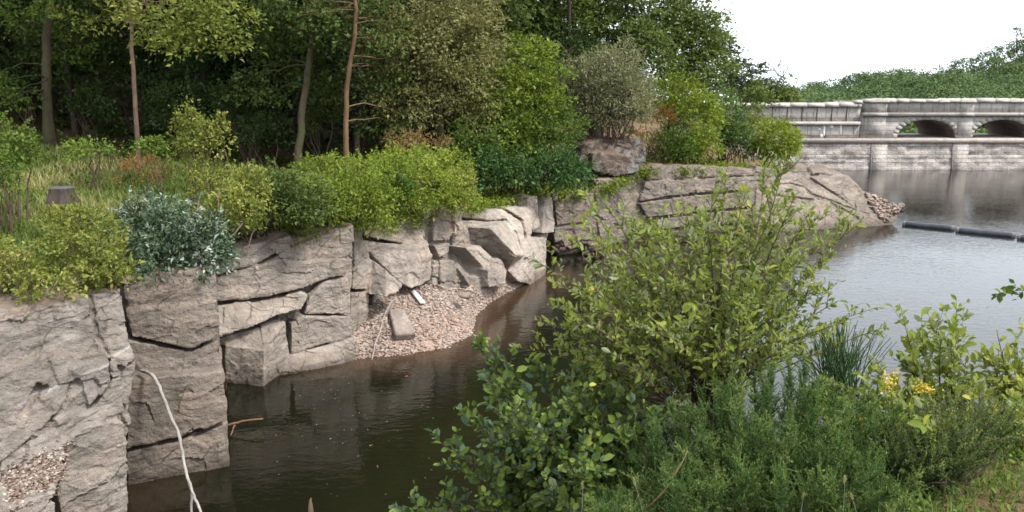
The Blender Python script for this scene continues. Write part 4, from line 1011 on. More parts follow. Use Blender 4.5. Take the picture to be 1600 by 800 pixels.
# deeper in the wood: three kinds of shaded tree, copied
DG = 'shaded trees deep in the wood'
r = np.random.default_rng(77)
protos = []
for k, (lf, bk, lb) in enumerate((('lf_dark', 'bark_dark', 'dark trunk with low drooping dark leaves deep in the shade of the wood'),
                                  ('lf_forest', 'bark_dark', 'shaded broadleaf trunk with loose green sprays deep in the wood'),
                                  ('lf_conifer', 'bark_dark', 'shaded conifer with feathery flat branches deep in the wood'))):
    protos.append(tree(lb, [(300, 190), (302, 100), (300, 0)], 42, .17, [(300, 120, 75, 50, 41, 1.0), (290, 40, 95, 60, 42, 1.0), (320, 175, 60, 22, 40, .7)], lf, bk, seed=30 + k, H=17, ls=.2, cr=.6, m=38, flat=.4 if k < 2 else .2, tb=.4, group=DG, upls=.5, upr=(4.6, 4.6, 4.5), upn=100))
spots = [(-26,40,0),(-22,44,1),(-17,41,2),(-13.5,38,0),(-10,41,1),(-7,38.5,2),(-4,42,0),(-1,40,1),(3,45,0),(-29,36,1),(-24,36.5,2),(-19,37.5,1),(-16,46,0),(-9,47,0),(-2,48,1),(-31,45,0),(-36,40,1),(-35,31,0),(-28,30,2),(-6,53,1),(1,54,0),(-13,53,1),(-21,52,0),(-30,53,1),(-40,48,0),(-42,36,0),(-11.5,44.5,2),(-8,57,0),(-3,58,1),(2,60,0),(6,58,1),(-12,58,0),(-17,57,1),(5,50,2),(0,50.5,0),(-5,48.5,0),(-14,49,0),(-25,49,0),(-34,36,1),(-31,33,0),(-38,44,0),(-45,42,1),(-12.5,42,0),(-6.5,44.5,0),(-23,40,0),(-27,44,2),(-20,48.5,1)]
used = set()
for x, y, k in spots:
    o = protos[k] if k not in used else copy_tree(protos[k]); used.add(k)
    o.location = (x, y, gz(x, y) - .1); o.rotation_euler.z = r.uniform(0, 6.28); s = r.uniform(.85, 1.15); o.scale = (s, s, s)
# dark holly and laurel under the trees
UG = 'dark evergreen bushes under the trees'
ul = ['dark evergreen bush behind the slim pinkish trunk', 'dark laurel bush filling the shade left of the pale leaning trunk', 'dark glossy bush between the mossy trunk and the slim pinkish trunk', 'dark leafy bush in the gap between the leaning trunk and the crooked trunk', 'dark bush under the drooping olive sprays', 'low dark bush at the foot of the pale leaning trunk', 'dark bush close behind the thick mossy trunk', 'large dark bush cut off by the left edge under the trees', 'dark bush high on the slope right of the mossy trunk', 'dark bush high on the slope behind the slim pinkish trunk']
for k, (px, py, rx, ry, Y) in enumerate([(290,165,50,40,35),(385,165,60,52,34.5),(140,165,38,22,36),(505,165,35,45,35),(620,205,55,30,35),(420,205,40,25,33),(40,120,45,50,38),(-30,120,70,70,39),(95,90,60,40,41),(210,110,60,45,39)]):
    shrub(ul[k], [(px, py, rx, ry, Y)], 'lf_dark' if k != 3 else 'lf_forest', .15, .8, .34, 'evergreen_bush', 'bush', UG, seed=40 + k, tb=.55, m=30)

# ------------------------------------------------------------------ bushes along the cliff top
SG = 'bushes along the cliff top'
S = lambda lb, ells, mat, seed, **k: shrub(lb, ells, mat, seed=seed, group=SG, **k)
S('yellow green bramble bush spilling over the left slab, just left of the silvery shrub', [(140,392,66,60,13.3),(168,428,40,32,12.9),(110,350,40,26,14)], 'lf_yellow', 1, ls=.075, cr=.17, tb=.42, dens=.7, shoots=2)
S('straggly olive and yellow bramble bush in the left corner above the slab', [(20,425,55,40,12.5),(75,450,45,24,12.2),(-50,410,60,50,12.8)], 'lf_yellow', 2, ls=.07, cr=.17, tb=.55, dens=.45, sfrac=.35, shoots=2)
S('blue green shrub speckled with silvery white leaves above the dark rock pillar', [(268,375,82,58,15.6),(225,345,45,40,15.9),(320,390,45,42,15.5),(270,410,60,26,15.2)], 'lf_silver', 3, ls=.095, cr=.2, aspect=.42, tb=.54, tv=.27)
S('yellow green bush right of the silvery shrub', [(365,335,42,50,18.2),(395,300,34,40,19.5)], 'lf_yellow', 4, ls=.085, cr=.2, tb=.5)
S('tall loose sapling with upright shoots above the silvery shrub', [(315,240,34,45,20.5),(300,195,12,30,20.6),(345,205,12,28,20.4),(278,205,9,26,20.8),(335,292,50,26,20)], 'lf_yellow', 5, name='sapling', ls=.08, cr=.18, tb=.45, flat=1.6, dens=.42, shoots=1.6)
S('leafy green bush at the left edge in front of the mossy trunk', [(15,235,40,42,21),(0,275,30,40,19.5)], 'lf_green', 6, ls=.09, cr=.22, tb=.62)
S('low pale green bush between the tree stump and the slim pinkish trunk', [(140,232,55,12,25.5),(240,228,36,14,26)], 'lf_green', 7, ls=.09, cr=.2, tb=.85, dens=.7, shoots=.4)
S('dark purplish green bush at the edge of the wide bedded rock face', [(452,308,58,44,20.5),(425,300,40,40,20.6),(475,330,30,22,20.3)], 'lf_forest', 8, ls=.085, cr=.2, tb=.55)
S('bright green bramble mound on top of the wide bedded rock face', [(540,290,70,42,22.2),(500,275,45,30,22.8),(520,326,45,26,21.4),(590,262,60,26,24.5),(570,312,50,26,22.2)], 'lf_bright', 9, ls=.085, cr=.22, tb=.5)
S('yellow green bramble mound above the rounded boulders', [(668,296,58,46,25.6),(640,255,55,26,27),(700,268,40,35,27.5),(640,315,40,22,24.6)], 'lf_bright', 10, ls=.09, cr=.22, tb=.66)
S('small darker green bush nestled in the bright brambles', [(618,300,28,34,24.1)], 'lf_green', 11, ls=.09, cr=.2)
S('feathery yellow bush overhanging the cliff at the right end of the brambles', [(722,300,24,34,26.6),(700,310,28,26,26)], 'lf_yellow', 12, ls=.085, cr=.2, tb=.6)
S('broad dark teal laurel hanging over the narrow inlet', [(845,262,68,34,32.6),(790,272,50,26,31.5),(890,275,34,24,33.5),(760,268,30,30,31)], 'lf_teal', 13, ls=.14, cr=.32, tb=.45)
S('rounded green bush above the teal laurel', [(800,205,55,40,33.2),(865,205,42,42,34),(742,225,42,36,32)], 'lf_green', 14, ls=.12, cr=.3, tb=.55)
S('rounded grey olive willow bush with fine twigs on top of the lichen boulder', [(945,135,68,64,39.4),(905,165,42,45,39.2),(985,150,40,48,39.6),(945,176,50,28,39.6)], 'lf_grey', 15, name='willow_bush', ls=.115, cr=.3, aspect=.34, tb=.56, flat=.8, sfrac=.04, dens=1.5, m=44)
S('bright green bush between the grey willow bush and the dam', [(1055,160,42,36,45),(1085,178,45,30,44)], 'lf_bright', 16, ls=.14, cr=.34, tb=.5)
S('rounded vivid green bush on the low rock wall, left of the round bush', [(1096,224,28,30,41.8),(1080,232,24,24,41.6)], 'lf_bright', 17, ls=.13, cr=.3, tb=.55)
S('grey green conical bush behind the vivid bushes', [(1132,192,30,42,45.5),(1148,214,24,28,44.8)], 'lf_teal', 18, ls=.14, cr=.32, tb=.85)
S('yellowish bush squeezed in just left of the round bush', [(1160,222,20,30,45.6),(1180,192,20,14,49)], 'lf_yellow', 19, ls=.13, cr=.3, tb=.4)
S('round bright green bush standing alone at the end of the rock wall against the dam', [(1213,222,34,34,45.2)], 'lf_bright', 20, ls=.14, cr=.3, tb=.66, shell=.7, flat=.8, dens=1.8, lump=.1, shoots=.4)
S('low green bush in the hollow right of the lichen boulder', [(1045,224,26,24,40.2),(1065,238,26,16,40.4)], 'lf_green', 21, ls=.13, cr=.3, tb=.5)
S('olive tuft of heath at the right shoulder of the lichen boulder', [(1026,232,16,30,40)], 'lf_olive', 22, ls=.12, cr=.25, aspect=.2, tb=.55, flat=1.5)
for k, (px, py, rx, ry, Y, lb) in enumerate([(1032,180,26,12,42.5,'patch of rusty orange bracken on the bank right of the grey willow bush'),(990,212,18,8,39.8,'tuft of straw coloured bracken on the top edge of the lichen boulder'),(225,265,38,20,20.5,'patch of rusty brown bracken beside the silvery shrub'),(650,222,55,18,29.5,'mound of straw coloured bracken above the bright brambles')]):
    shrub(lb, [(px, py, rx, ry, Y)], 'fern', .13 if Y > 30 else .085, .9, .26, 'bracken', 'bracken', 'patches of dry bracken', seed=60 + k, aspect=.2, tb=(.3, .6, .4, .85)[k], flat=.8)
# low plants filling the cliff-top ground between the bushes
r = np.random.default_rng(31); mb = MB(); cnt = 0
while cnt < 950:
    px = r.uniform(-350, 1190); Y = r.uniform(12, 47); x = at_y(px, 300, Y)[0]; z = gz(x, Y)
    if z < 2.4: continue
    k = np.hypot(E2[:NFRONT, 0] - x, E2[:NFRONT, 1] - Y).min()
    if x * 0 + float(ground_main(np.array([x]), np.array([Y]))[0]) < 2.6: continue
    q = at_y(0, 0, 1); s = r.uniform(.18, .42)
    cen = ell_centers((x, Y, z + s * .3), (s, s, s * .7), 5, r, .4, -.3)
    clusters(mb, cen, np.array([x, Y, z - .2]), 5, 14, s * .5, .06 + .0022 * Y, .6, .2, .5, r, r.normal(.5, .2), .1); cnt += 1
o = mb.build('undergrowth', M['lf_green'], loc=at_y(500, 260, 26)); tag(o, 'low leafy undergrowth between the bushes on the bank', 'undergrowth', kind='stuff')
mb = MB(); seg_ = [(k, E2[k], E2[k + 1]) for k in range(5, 16)]; wl_ = np.array([np.linalg.norm((b_ - a_)[:2]) for _, a_, b_ in seg_]); wl_ /= wl_.sum()
for _ in range(1050):                                   # creepers and tufts trailing over the rock edge
    _, a_, b_ = seg_[r.choice(len(seg_), p=wl_)]; f = r.random(); p = a_ + (b_ - a_) * f; d_ = unit(np.array([-(b_ - a_)[1], (b_ - a_)[0], 0])); d_ = d_ if d_[1] > 0 else -d_
    if vnoise(np.array([[p[0] * .5, p[1] * .5, 3.]]), 12)[0] < -.25: continue
    o_ = r.uniform(-.15, 1.3) if _ < 13 else r.uniform(-.75, .9); s = r.uniform(.10, .32); q = p + d_ * (o_ + .15); q[2] = p[2] + .06 + .08 * o_
    kk = int(r.uniform(14, 34)); L_ = r.normal(0, .5, (kk, 3)) * s * np.array([1.2, 1.2, .6]) + q
    if o_ < .35: L_[:, 2] -= r.random(kk) ** 2 * .35
    leaves(mb, L_, r.normal(size=(kk, 3)) + [0, -.4, .1], (.045 + .0022 * p[1]) * np.clip(r.lognormal(-.05, .35, kk), .4, 1.8), .5, r.normal(.5, .22) + r.normal(0, .12, kk), r)
o = mb.build('undergrowth', M['lf_bright'], loc=at_y(500, 340, 22)); tag(o, 'creepers and leafy tufts trailing over the edge of the rock face', 'creepers', kind='stuff')

# ------------------------------------------------------------------ grass
def blades(mb, P, h, w, lean, tint, r):
    n = len(P); a = r.uniform(0, 6.28, n); d = np.stack([np.cos(a), np.sin(a), 0 * a], 1); s = np.stack([-np.sin(a + r.normal(0, .7, n)), np.cos(a), 0 * a], 1)
    h = h[:, None]; w = w[:, None]; L_ = lean[:, None]; up = np.array([0, 0, 1.])
    m = P + up * h * .55 + d * h * L_ * .35; t = P + up * h * (1 - .3 * L_) + d * h * L_
    V = np.stack([P - s * w, P + s * w, m + s * w * .7, m - s * w * .7, t], 1).reshape(-1, 3); k = np.arange(n)[:, None] * 5
    mb.add(V, [k + np.array([0, 1, 2, 3]), k + np.array([3, 2, 4])], np.repeat(np.clip(tint, 0, 1), 5))
r = np.random.default_rng(41); mb = MB()
n = 130000; px = np.where(r.random(n) < .8, r.uniform(-80, 760, n), r.uniform(-520, -80, n)); Y = r.uniform(11.5, 31, n); X = (px - 800) / F_PX * Y * 1.01
gm = ground_main(X, Y); keep = gm > 3.0; X, Y = X[keep], Y[keep]; Z = ground(X, Y)
P = np.stack([X, Y, Z - .02], 1); pn = fbm(P * np.array([.5, .5, 0]), 3, 4); keep = (pn > -.25) | (r.random(len(P)) < .4); P, pn = P[keep], pn[keep]; n = len(P)
tn = .47 + .5 * fbm(P * np.array([.35, .35, 0]) + 9, 3, 6) + r.normal(0, .13, n)
blades(mb, P, r.uniform(.16, .55, n), r.uniform(.008, .014, n) * (.6 + P[:, 1] / 26), r.uniform(.1, .7, n), tn, r)
o = mb.build('grass', M['grass'], loc=at_y(120, 300, 20)); tag(o, 'long green and straw coloured grass on the left bank', 'grass', kind='stuff')
r = np.random.default_rng(42); mb = MB(); n = 16000
X = r.uniform(.2, 5.5, n); Y = r.uniform(2.6, 5.5, n); P = np.stack([X, Y, ground(X, Y) - .02], 1)
tn = .52 + .6 * fbm(P * 1.4, 3, 6) + r.normal(0, .15, n)
blades(mb, P, r.uniform(.05, .2, n), r.uniform(.0016, .0034, n), r.uniform(.2, .9, n), tn, r)
o = mb.build('grass', M['grass'], loc=P[0]); tag(o, 'short grass and dry stalks on the near bank in the lower right corner', 'grass', kind='stuff')

# ------------------------------------------------------------------ tree stump
p = at_y(96, 300, 19.0); p[2] = gz(p[0], p[1]); p[2] = max(p[2], at_y(96, 302, 19)[2] - .1)
e = empty('tree_stump', p, 'old grey sawn tree stump in the grass on the left bank', 'stump')
mb = MB(); n = 20; th = np.linspace(0, 2 * math.pi, n, endpoint=False); rr_ = 1 + .12 * np.sin(th * 5) + .06 * np.sin(th * 9 + 1)
rows = [(-.1, .36), (.06, .28), (.14, .255), (.22, .25)]
V = [(p[0] + math.cos(a) * R * k, p[1] + math.sin(a) * R * k, p[2] + z) for z, R in rows for a, k in zip(th, rr_)]
mb.add(V, [[(i * n + j, i * n + (j + 1) % n, (i + 1) * n + (j + 1) % n, (i + 1) * n + j) for i in range(3) for j in range(n)]]); mb.build('bark', M['bark_dark'], e, smooth=True)
mb = MB(); V = [(p[0] + math.cos(a) * .25 * k * q, p[1] + math.sin(a) * .25 * k * q, p[2] + z) for q, z in ((1.0, .22), (.98, .235), (.93, .242)) for a, k in zip(th, rr_)]
mb.add(V, [[(i * n + j, i * n + (j + 1) % n, (i + 1) * n + (j + 1) % n, (i + 1) * n + j) for i in range(2) for j in range(n)], [tuple(range(2 * n, 3 * n))]])
t = NT('sawn_wood'); nn = t.noise(t.pos(), 14, 4); M['sawn'] = t.finish(t.ramp(nn, [(.3, (.045, .04, .04)), (.7, (.10, .09, .09))]), .9); mb.build('sawn_top', M['sawn'], e)
# ------------------------------------------------------------------ near bushes
def bez(a, m, b, n):
    t = np.linspace(0, 1, n)[:, None]; return (1 - t) ** 2 * a + 2 * t * (1 - t) * m + t * t * b
def leafy(st, fo, path, r0, r, ls, sp, aspect, t0=.3, twigs=10, tl=(.12, .3), up=.5, tb=.5, upr=.6):
    """a stem with side twigs, all set with alternate leaves"""
    n = len(path); st.tube(path, np.linspace(r0, r0 * .22, n), 6, cap=False)
    segs = [(path, t0 + .25, 1.0)]
    T = np.gradient(path, axis=0)
    for k in range(twigs):
        f = t0 + (1 - t0) * r.random() ** .8; i = min(int(f * (n - 1)), n - 2); p = path[i]; d = unit(T[i])
        s = unit(np.cross(d, r.normal(size=3))); v = unit(d * r.uniform(.5, 1.1) + s * .8 + np.array([0, 0, up]))
        l = r.uniform(*tl) * (1.15 - .5 * f)
        q = bez(p, p + v * l * .5 + r.normal(0, .02, 3), p + v * l + np.array([0, 0, .12 * l]), 7)
        st.tube(q, np.linspace(r0 * .35, r0 * .12, 7), 4, cap=False); segs.append((q, .12, .9))
    for q, f0, _ in segs:
        Lg = np.linalg.norm(np.diff(q, axis=0), axis=1).sum(); m = max(3, int(Lg * (1 - f0) / sp)); f = np.sort(f0 + (1 - f0) * r.random(m)); f[-1] = 1
        x = f * (len(q) - 1); i = np.minimum(x.astype(int), len(q) - 2); w = (x - i)[:, None]; P = q[i] * (1 - w) + q[i + 1] * w
        d = unit(q[i + 1] - q[i]); s = unit(np.cross(d, r.normal(size=(m, 3))))
        D = d * r.uniform(.4, 1, (m, 1)) + s * .9 + np.array([0, 0, .15])
        leaves(fo, P, D, ls * np.clip(r.lognormal(-.1, .3, m), .35, 1.6), aspect, tb + r.normal(0, .1) + r.normal(0, .15, m), r, upr, near=True)
def near_bush(name, label, cat, base, tips, leaf, r0, ls, sp, aspect, seed, twigs=10, tl=(.12, .3), jitter=.35, arch=.15, t0=.3, tb=.5, group=None, extra=0, stem='stem'):
    """tips: (px, py, Y)"""
    r = np.random.default_rng(seed); B = np.array(base, float); gB = np.array([B[0], B[1], gz(B[0], B[1]) - .08]); e = empty(name, gB if gB[2] < B[2] else B, label, cat, group); st, fo = MB(), MB()
    if gB[2] < B[2] - .1:                              # short trunks up to where the stems fan out
        for _ in range(9):
            o_ = r.normal(0, .07, 3) * [1, 1, 0]; st.tube(bez(gB + o_ * 1.6, (gB + B) / 2 + o_ * 1.5, B + o_, 8), np.linspace(r0 * 2.0, r0 * 1.2, 8), 7, cap=False)
    for px, py, Y in tips:
        for rep in range(1 + extra):
            tip = at_y(px + (r.normal(0, 26) if rep else 0), py + (abs(r.normal(0, 38)) if rep else 0), Y + (r.normal(0, .22) if rep else 0))
            b = B + r.normal(0, .06, 3) * [1, 1, 1.6] - [0, 0, .06]; h = np.linalg.norm(tip - b)
            mid = b * .45 + tip * .55 + np.array([0, 0, arch * h]) + r.normal(0, .05, 3) * h - (tip - b) * [1, 1, 0] * .12
            leafy(st, fo, bez(b, mid, tip, 14), r0 * r.uniform(.6, 1.1), r, ls, sp, aspect, t0, twigs, tl, tb=tb)
    st.build('stems', M[stem], e); fo.build('foliage', M[leaf], e); return e
wb = at_y(1108, 632, 4.9)
tips = [(905,285,4.7),(945,318,4.6),(985,332,4.9),(1020,345,4.5),(1062,300,4.8),(1100,315,4.5),(1135,265,4.9),(1165,300,4.6),(1195,262,4.8),(1225,300,4.5),(1228,245,5.0),(1262,335,4.7),(1300,320,5.0),(1328,335,5.1),(1345,345,5.1),
        (880,370,4.6),(860,440,4.5),(838,500,4.4),(870,520,4.5),(920,450,4.3),(960,420,4.3),(1000,460,4.2),(1050,430,4.2),(1100,420,4.2),(1150,410,4.2),(1200,420,4.3),(1250,400,4.4),(1290,440,4.6),(1310,470,4.6),(1372,480,4.7),(1240,480,4.3),(1290,520,4.5),(900,560,4.4),(870,470,4.3),(890,500,4.4),(930,480,4.2),(980,500,4.1),(1030,390,4.3),(1080,370,4.4),(1130,350,4.5),(1210,350,4.5),(1180,460,4.1),(1075,500,4.0),(1140,540,4.0),(1230,540,4.1),(910,400,4.5),(950,360,4.6),(1000,400,4.4),(950,520,4.2),(1010,540,4.1),(1170,500,4.2)]
near_bush('willow_bush', 'large yellow green willow bush with many upright leafy shoots in the middle foreground', 'bush', wb, tips, 'lf_willow', .0085, .041, .0145, .42, 5, twigs=9, tl=(.10, .26), extra=1, arch=.03, t0=.3, tb=.44, group='leafy bushes on the near bank')
ab = at_y(900, 850, 4.6)
tips = [(742,535,4.6),(760,590,4.5),(790,560,4.6),(725,650,4.4),(700,700,4.4),(730,740,4.2),(760,690,4.2),(790,640,4.3),(820,600,4.3),(850,570,4.5),(880,610,4.3),(910,640,4.2),(800,720,4.1),(840,690,4.1),(880,700,4.0),(930,700,4.0),(760,770,4.1),(820,780,4.0),(870,770,3.9),(920,770,3.9),(610,795,4.3),(670,800,4.3),(960,620,4.3),(985,680,4.2),(930,590,4.4),(1000,610,4.2),(1030,640,4.1),(900,570,4.5),(840,640,4.2),(780,680,4.2),(960,660,4.1),(860,660,4.1),(910,690,4.0)]
near_bush('alder_bush', 'dark green broad leaved alder bush at the bottom left of the willow bush', 'bush', ab, tips, 'lf_alder', .008, .045, .0135, .66, 6, twigs=11, tl=(.10, .28), extra=1, arch=.06, t0=.2, tb=.45, group='leafy bushes on the near bank')
sb = at_y(1500, 745, 4.9)
tips = [(1495,470,4.9),(1440,492,4.8),(1408,482,4.9),(1425,560,4.7),(1470,530,4.7),(1510,560,4.7),(1395,600,4.6),(1440,620,4.5),(1490,600,4.5),(1530,610,4.6),(1360,585,4.7),(1345,620,4.5),(1460,660,4.4),(1380,640,4.3),(1420,650,4.3),(1400,690,4.2),(1350,660,4.3),(1480,690,4.2),(1300,600,4.5),(1280,640,4.3)]
near_bush('willow_sapling', 'young willow with two tall shoots against the bright water at the right', 'bush', sb, tips, 'lf_willow', .008, .056, .018, .5, 7, twigs=8, tl=(.1, .26), extra=1, arch=.05, t0=.3, tb=.48, group='leafy bushes on the near bank')
tips = [(1585,520,5.0),(1612,505,4.9),(1560,545,4.8),(1590,580,4.7),(1545,590,4.7),(1620,560,4.8),(1570,630,4.6),(1610,640,4.6),(1650,540,4.8),(1540,640,4.5),(1600,600,4.6)]
near_bush('willow_sapling', 'pale yellow willow bush cut off by the right edge', 'bush', at_y(1610, 760, 4.9), tips, 'lf_willow', .008, .054, .018, .5, 8, twigs=8, tl=(.1, .26), extra=1, arch=.05, t0=.3, tb=.62, group='leafy bushes on the near bank')
# a branch reaching in from beyond the right edge
r = np.random.default_rng(15); e = empty('hanging_branch', at_y(1690, 470, 5.2), 'thin dark leaved branch reaching in over the water at the right edge', 'branch')
st, fo = MB(), MB(); p0 = at_y(1690, 470, 5.2); g0 = np.array([p0[0] + .35, 4.7, gz(p0[0] + .35, 4.7) - .05]); st.tube(bez(g0, g0 * [1, 1, .3] + [.1, .1, p0[2] * .72], p0, 12), np.linspace(.014, .005, 12), 6, cap=False); path = bez(at_y(1690, 470, 5.2), at_y(1620, 440, 5.1), at_y(1553, 462, 5.1), 12); leafy(st, fo, path, .005, r, .05, .02, .6, .3, 6, (.05, .14), .1, .55)
st.build('stems', M['stem'], e); fo.build('foliage', M['lf_alder'], e)

# gorse: spiny shoots set with fine needles
def gorse(label, ells, shoots, seed, sl=(.12, .30), nd=72, nl=.02, tb=.5):
    r = np.random.default_rng(seed); c0 = at_y(ells[0][0], ells[0][1], ells[0][4]); base = np.array([c0[0], c0[1] + .1, gz(c0[0], c0[1] + .1)])
    e = empty('gorse_bush', base, label, 'bush', 'gorse bushes on the near bank'); st, fo = MB(), MB()
    tot = sum(q[2] * q[3] for q in ells)
    for px, py, rx, ry, Y in ells:
        c = at_y(px, py, Y); a, b = rx * pxm(Y), ry * pxm(Y)
        for k in range(int(shoots * rx * ry / tot)):
            v = unit(r.normal(size=3)); v[2] = abs(v[2]) if r.random() < .85 else v[2]
            p = c + v * np.array([a, min(a, .55) * .8, b]) * r.uniform(.35, 1.0); p[2] -= b * .1
            d = unit(v * .6 + np.array([0, -.1, .75]) + r.normal(0, .35, 3)); l = r.uniform(*sl)
            q = bez(p - d * l * .4, p + d * l * .2 + r.normal(0, .02, 3), p + d * l * .6, 7); st.tube(q, np.linspace(.0035, .0012, 7), 4, cap=False)
            m = int(nd * l / .2 * r.uniform(.8, 1.2)); f = r.random(m); x = f * 6; i = np.minimum(x.astype(int), 5); w = (x - i)[:, None]
            P = q[i] * (1 - w) + q[i + 1] * w; D = unit(q[-1] - q[0]) * .75 + r.normal(0, .6, (m, 3))
            leaves(fo, P, D, nl * r.uniform(.6, 1.4, m) * (1.25 - .6 * f), .16, tb + r.normal(0, .2) + r.normal(0, .1, m) + .3 * f - .1, r, .3)
        if True:
            for k in range(7):
                v = unit(r.normal(size=3)); p = c + v * np.array([a, .3, b]) * .6
                st.tube(bez(base + r.normal(0, .08, 3), (base + p) / 2 + r.normal(0, .08, 3), p, 8), np.linspace(.012, .004, 8), 6, cap=False)
    st.build('stems', M['stem'], e); fo.build('needles', M['lf_gorse'], e); return e
def gorse_plumes(label, prof, layers, seed, base_row=850):
    r = np.random.default_rng(seed); c = at_y(prof[len(prof) // 2][0], 800, 3.6); e = empty('gorse_bush', [c[0], c[1], gz(c[0], c[1])], label, 'bush', 'gorse bushes on the near bank'); st, fo = MB(), MB()
    xs, ys = [p[0] for p in prof], [p[1] for p in prof]
    for dy, Y, n in layers:
        for px in np.linspace(xs[0], xs[-1], n) + r.normal(0, 10, n):
            row = np.interp(px, xs, ys) + dy + r.normal(0, 16) + (abs(r.normal(0, 22)) if r.random() < .5 else 0)
            tip = at_y(px, min(row, 805), Y + r.normal(0, .1)); b = at_y(px + (px - 1200) * -.22 + r.normal(0, 25), base_row, Y + .12); h = np.linalg.norm(tip - b)
            lean = np.array([r.normal(0, .10), r.normal(0, .06), 0]) * (1 if h > .2 else .4)
            q = bez(b, (b + tip) / 2 - lean * .6, tip + lean * .5, 12); st.tube(q[:7], np.linspace(.006, .0035, 7), 5, cap=False); fo.tube(q[6:], np.linspace(.0036, .0012, 6), 4, cap=False, tint=.35)
            T = np.gradient(q, axis=0); tb = .5 + r.normal(0, .15)
            for k in range(int(14 + 60 * h)):
                f = r.uniform(.25, 1.0) ** .8; i = min(int(f * 11), 10); p = q[i] + (q[i + 1] - q[i]) * r.random(); d = unit(T[i])
                v = unit(d * r.uniform(.7, 1.3) + r.normal(0, .6, 3) + [0, 0, .25]); l = r.uniform(.05, .17) * (1.25 - .75 * f)
                s = bez(p, p + v * l * .5, p + v * l + [0, 0, .15 * l], 5); fo.tube(s, np.linspace(.0022, .0008, 5), 3, cap=False, tint=max(0, tb - .1))
                m = int(r.uniform(13, 26)); g = r.random(m); x = g * 4; ii = np.minimum(x.astype(int), 3); w = (x - ii)[:, None]; P = s[ii] * (1 - w) + s[ii + 1] * w
                leaves(fo, P, v * .8 + r.normal(0, .5, (m, 3)), r.uniform(.009, .021, m) * (1.15 - .45 * g), .15, tb + r.normal(0, .1) + r.normal(0, .1, m) + .22 * g * f, r, .3)
    st.build('stems', M['stem'], e); fo.build('needles', M['lf_gorse'], e); return e
gorse_plumes('wide dark green gorse bush along the bottom in front of the willow bush', [(925,760),(970,715),(1030,660),(1080,628),(1130,606),(1200,594),(1250,590),(1300,602),(1350,625),(1400,655),(1445,695)], [(0,4.1,46),(14,4.0,46),(34,3.88,46),(58,3.75,46),(85,3.62,46),(115,3.5,42),(145,3.38,36)], 3)
gorse('low gorse bush with long side shoots at the right below the pale willow', [(1450,730,70,45,3.9),(1520,690,60,22,4.0)], 330, 4, sl=(.2, .42))
r = np.random.default_rng(8)
# broom
b = at_y(1312, 640, 5.0); e = empty('broom_bush', b, 'tuft of straight dark green broom rods right of the willow bush', 'bush'); mb = MB()
for k in range(95):
    px = r.normal(1312, 30); tip = at_y(px + (px - 1312) * .3, 492 + abs(px - 1318) * .5 + abs(r.normal(0, 26)), 5.0 + r.normal(0, .15)); a = b + r.normal(0, .05, 3)
    mb.tube(bez(a, (a + tip) / 2 + [(px - 1312) * -.0006, 0, .03], tip, 8), np.linspace(.0045, .0018, 8), 4, cap=False, tint=r.random())
    for _ in range(2):
        f = r.uniform(.4, .8); p = a + (tip - a) * f; q = p + (tip - a) * r.uniform(.12, .28) + r.normal(0, .02, 3); mb.tube([p, (p + q) / 2 + r.normal(0, .004, 3), q], [.0025, .002, .0012], 3, cap=False, tint=r.random())
mb.build('rods', M['lf_broom'], e)
# yellow flower heads
for k, (px, py, rx, ry, lb) in enumerate([(1390,598,16,26,'tall spike of pale yellow flowers beside the young willow'), (1444,606,20,9,'short bright yellow flower head in front of the young willow')]):
    Y = 4.1; c = at_y(px, py, Y); g = at_y(px + 12, 730, Y + .1); e = empty('wild_flower', g, lb, 'flower', 'yellow wild flowers')
    mb = MB(); mb.tube(bez(g, (g + c) / 2 + [.01, 0, .02], c, 8), np.linspace(.004, .002, 8), 5, cap=False); mb.build('stem', M['lf_broom'], e)
    mb = MB(); n = 170; q = r.normal(0, .42, (n, 3)) * np.array([rx, rx, ry]) * pxm(Y); leaves(mb, c + q, r.normal(size=(n, 3)) + [0, 0, .4], r.uniform(.008, .016, n), .8, r.random(n), r); mb.build('petals', M['petal'], e)
# dry stalks and bare twigs in front of the gorse
DS = 'dry grass stalks at the bottom edge'
for k, (px, py, ph, Y, lb) in enumerate([(1012,800,735,3.3,'dry grass stalk in front of the alder bush'),(1312,800,745,3.3,'dry grass stalk with a drooping seed head before the gorse'),(1240,800,752,3.3,'thin dry stalk in the bottom centre before the gorse'),(1345,800,765,3.3,'short dry stalk right of the drooping seed head'),(905,800,730,3.5,'thin upright dry stalk before the alder leaves')]):
    a = at_y(px, py + 40, Y); c = at_y(px - 6 + (-16, 14, 22, -9, 11)[k], ph + (14, 0, 20, 8, 24)[k], Y); e = empty('grass_stalk', a, lb, 'grass stalk', DS)
    mb = MB(); mb.tube(bez(a, (a + c) / 2 + [.01, 0, 0], c, 8), np.linspace(.0014, .0008, 8), 5, cap=False); mb.build('stalk', M['dead_wood'], e)
    mb = MB(); n = 34; f = r.random(n)[:, None]; leaves(mb, c + (a - c) * f * .12 + r.normal(0, .002, (n, 3)), unit(c - a) + r.normal(0, .4, (n, 3)), r.uniform(.008, .015, n), .3, .7 + .3 * r.random(n), r); mb.build('seed_head', M['grass'], e)
mb = MB(); P = [at_y(1010, 800, 3.45), at_y(1044, 760, 3.4), at_y(1075, 705, 3.45)]; a = P[0]
mb.tube(wander(P, 14, .003, 2), np.linspace(.006, .0025, 14), 6); mb.tube(wander([at_y(1044, 745, 3.4), at_y(1062, 772, 3.38), at_y(1078, 805, 3.4)], 10, .003, 3), np.linspace(.005, .003, 10), 6)
tag(mb.build('bare_twig', M['bark_tan'], loc=a), 'bare brown forked twig lying against the front of the gorse', 'twig')
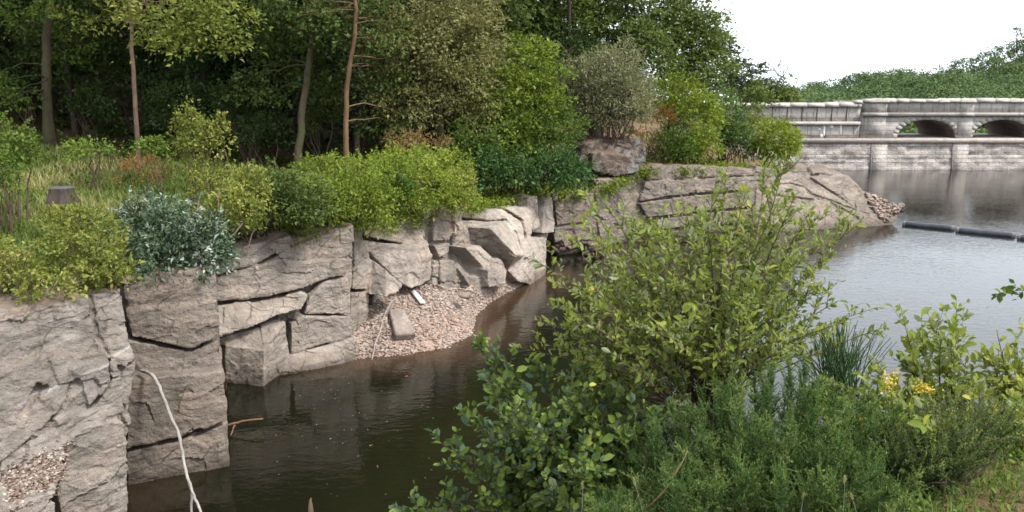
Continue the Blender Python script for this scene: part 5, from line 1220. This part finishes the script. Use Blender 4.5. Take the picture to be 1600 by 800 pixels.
# low leafy weeds on the near bank
r = np.random.default_rng(52); mb = MB()
for k in range(240):
    x = r.uniform(1.2, 3.4); y = r.uniform(3.1, 4.7); z = gz(x, y); n = 14
    q = r.normal(0, .06, (n, 3)) * [1, 1, .5] + [x, y, z + .05]; leaves(mb, q, r.normal(size=(n, 3)) + [0, 0, .5], r.uniform(.02, .045, n), .5, np.clip(r.normal(.55, .25) + r.normal(0, .1, n), 0, 1), r, near=True)
o = mb.build('weeds', M['lf_green'], loc=at_y(1500, 740, 3.9)); tag(o, 'small leafy weeds in the grass of the lower right corner', 'weeds', kind='stuff')

# ------------------------------------------------------------------ sky, light, camera
EXPO = 0.8
SUN_AZ, SUN_EL = math.radians(118), math.radians(52)          # azimuth clockwise from +Y
w = bpy.data.worlds.new('World'); bpy.context.scene.world = w; w.use_nodes = True; nt = w.node_tree; nt.nodes.clear()
sky = nt.nodes.new('ShaderNodeTexSky'); sky.sky_type = 'NISHITA'; sky.sun_disc = False; sky.sun_elevation = SUN_EL; sky.sun_rotation = SUN_AZ; sky.air_density = 1.0; sky.dust_density = 4.0
hs = nt.nodes.new('ShaderNodeHueSaturation'); hs.inputs['Saturation'].default_value = .22; nt.links.new(sky.outputs[0], hs.inputs['Color'])
mx = nt.nodes.new('ShaderNodeMix'); mx.data_type = 'RGBA'; mx.inputs[0].default_value = .7; nt.links.new(hs.outputs[0], mx.inputs[6])
mx.inputs[7].default_value = (11.4, 12.4, 13.6, 1)            # the even white of the cloud sheet
bg = nt.nodes.new('ShaderNodeBackground'); bg.inputs['Strength'].default_value = .125; nt.links.new(mx.outputs[2], bg.inputs['Color'])
wo = nt.nodes.new('ShaderNodeOutputWorld'); nt.links.new(bg.outputs[0], wo.inputs[0])
sd = bpy.data.lights.new('sun', 'SUN'); sd.energy = 3.1; sd.angle = math.radians(10); sd.color = (1, .96, .9)
so = bpy.data.objects.new('sun', sd); C.objects.link(so)
dv = Vector((math.sin(SUN_AZ) * math.cos(SUN_EL), math.cos(SUN_AZ) * math.cos(SUN_EL), math.sin(SUN_EL))); so.rotation_euler = dv.to_track_quat('Z', 'Y').to_euler()
cd = bpy.data.cameras.new('camera'); cd.sensor_width = 36; cd.lens = 36 * F_PX / 1600; cd.clip_end = 3000; cd.clip_start = .05
co = bpy.data.objects.new('camera', cd); C.objects.link(co); co.location = (0, 0, CAM_H); co.rotation_euler = (math.pi / 2 - PITCH, 0, 0)
sc = bpy.context.scene; sc.camera = co
sc.view_settings.view_transform = 'Standard'; sc.view_settings.look = 'None'; sc.view_settings.exposure = EXPO; sc.view_settings.gamma = 1
cy = sc.cycles; cy.max_bounces = 6; cy.diffuse_bounces = 3; cy.glossy_bounces = 3; cy.transmission_bounces = 3; cy.transparent_max_bounces = 4
cy.caustics_reflective = False; cy.caustics_refractive = False; cy.use_denoising = True; cy.sample_clamp_indirect = 4; cy.pixel_filter_type = 'BLACKMAN_HARRIS'; cy.filter_width = 1.6
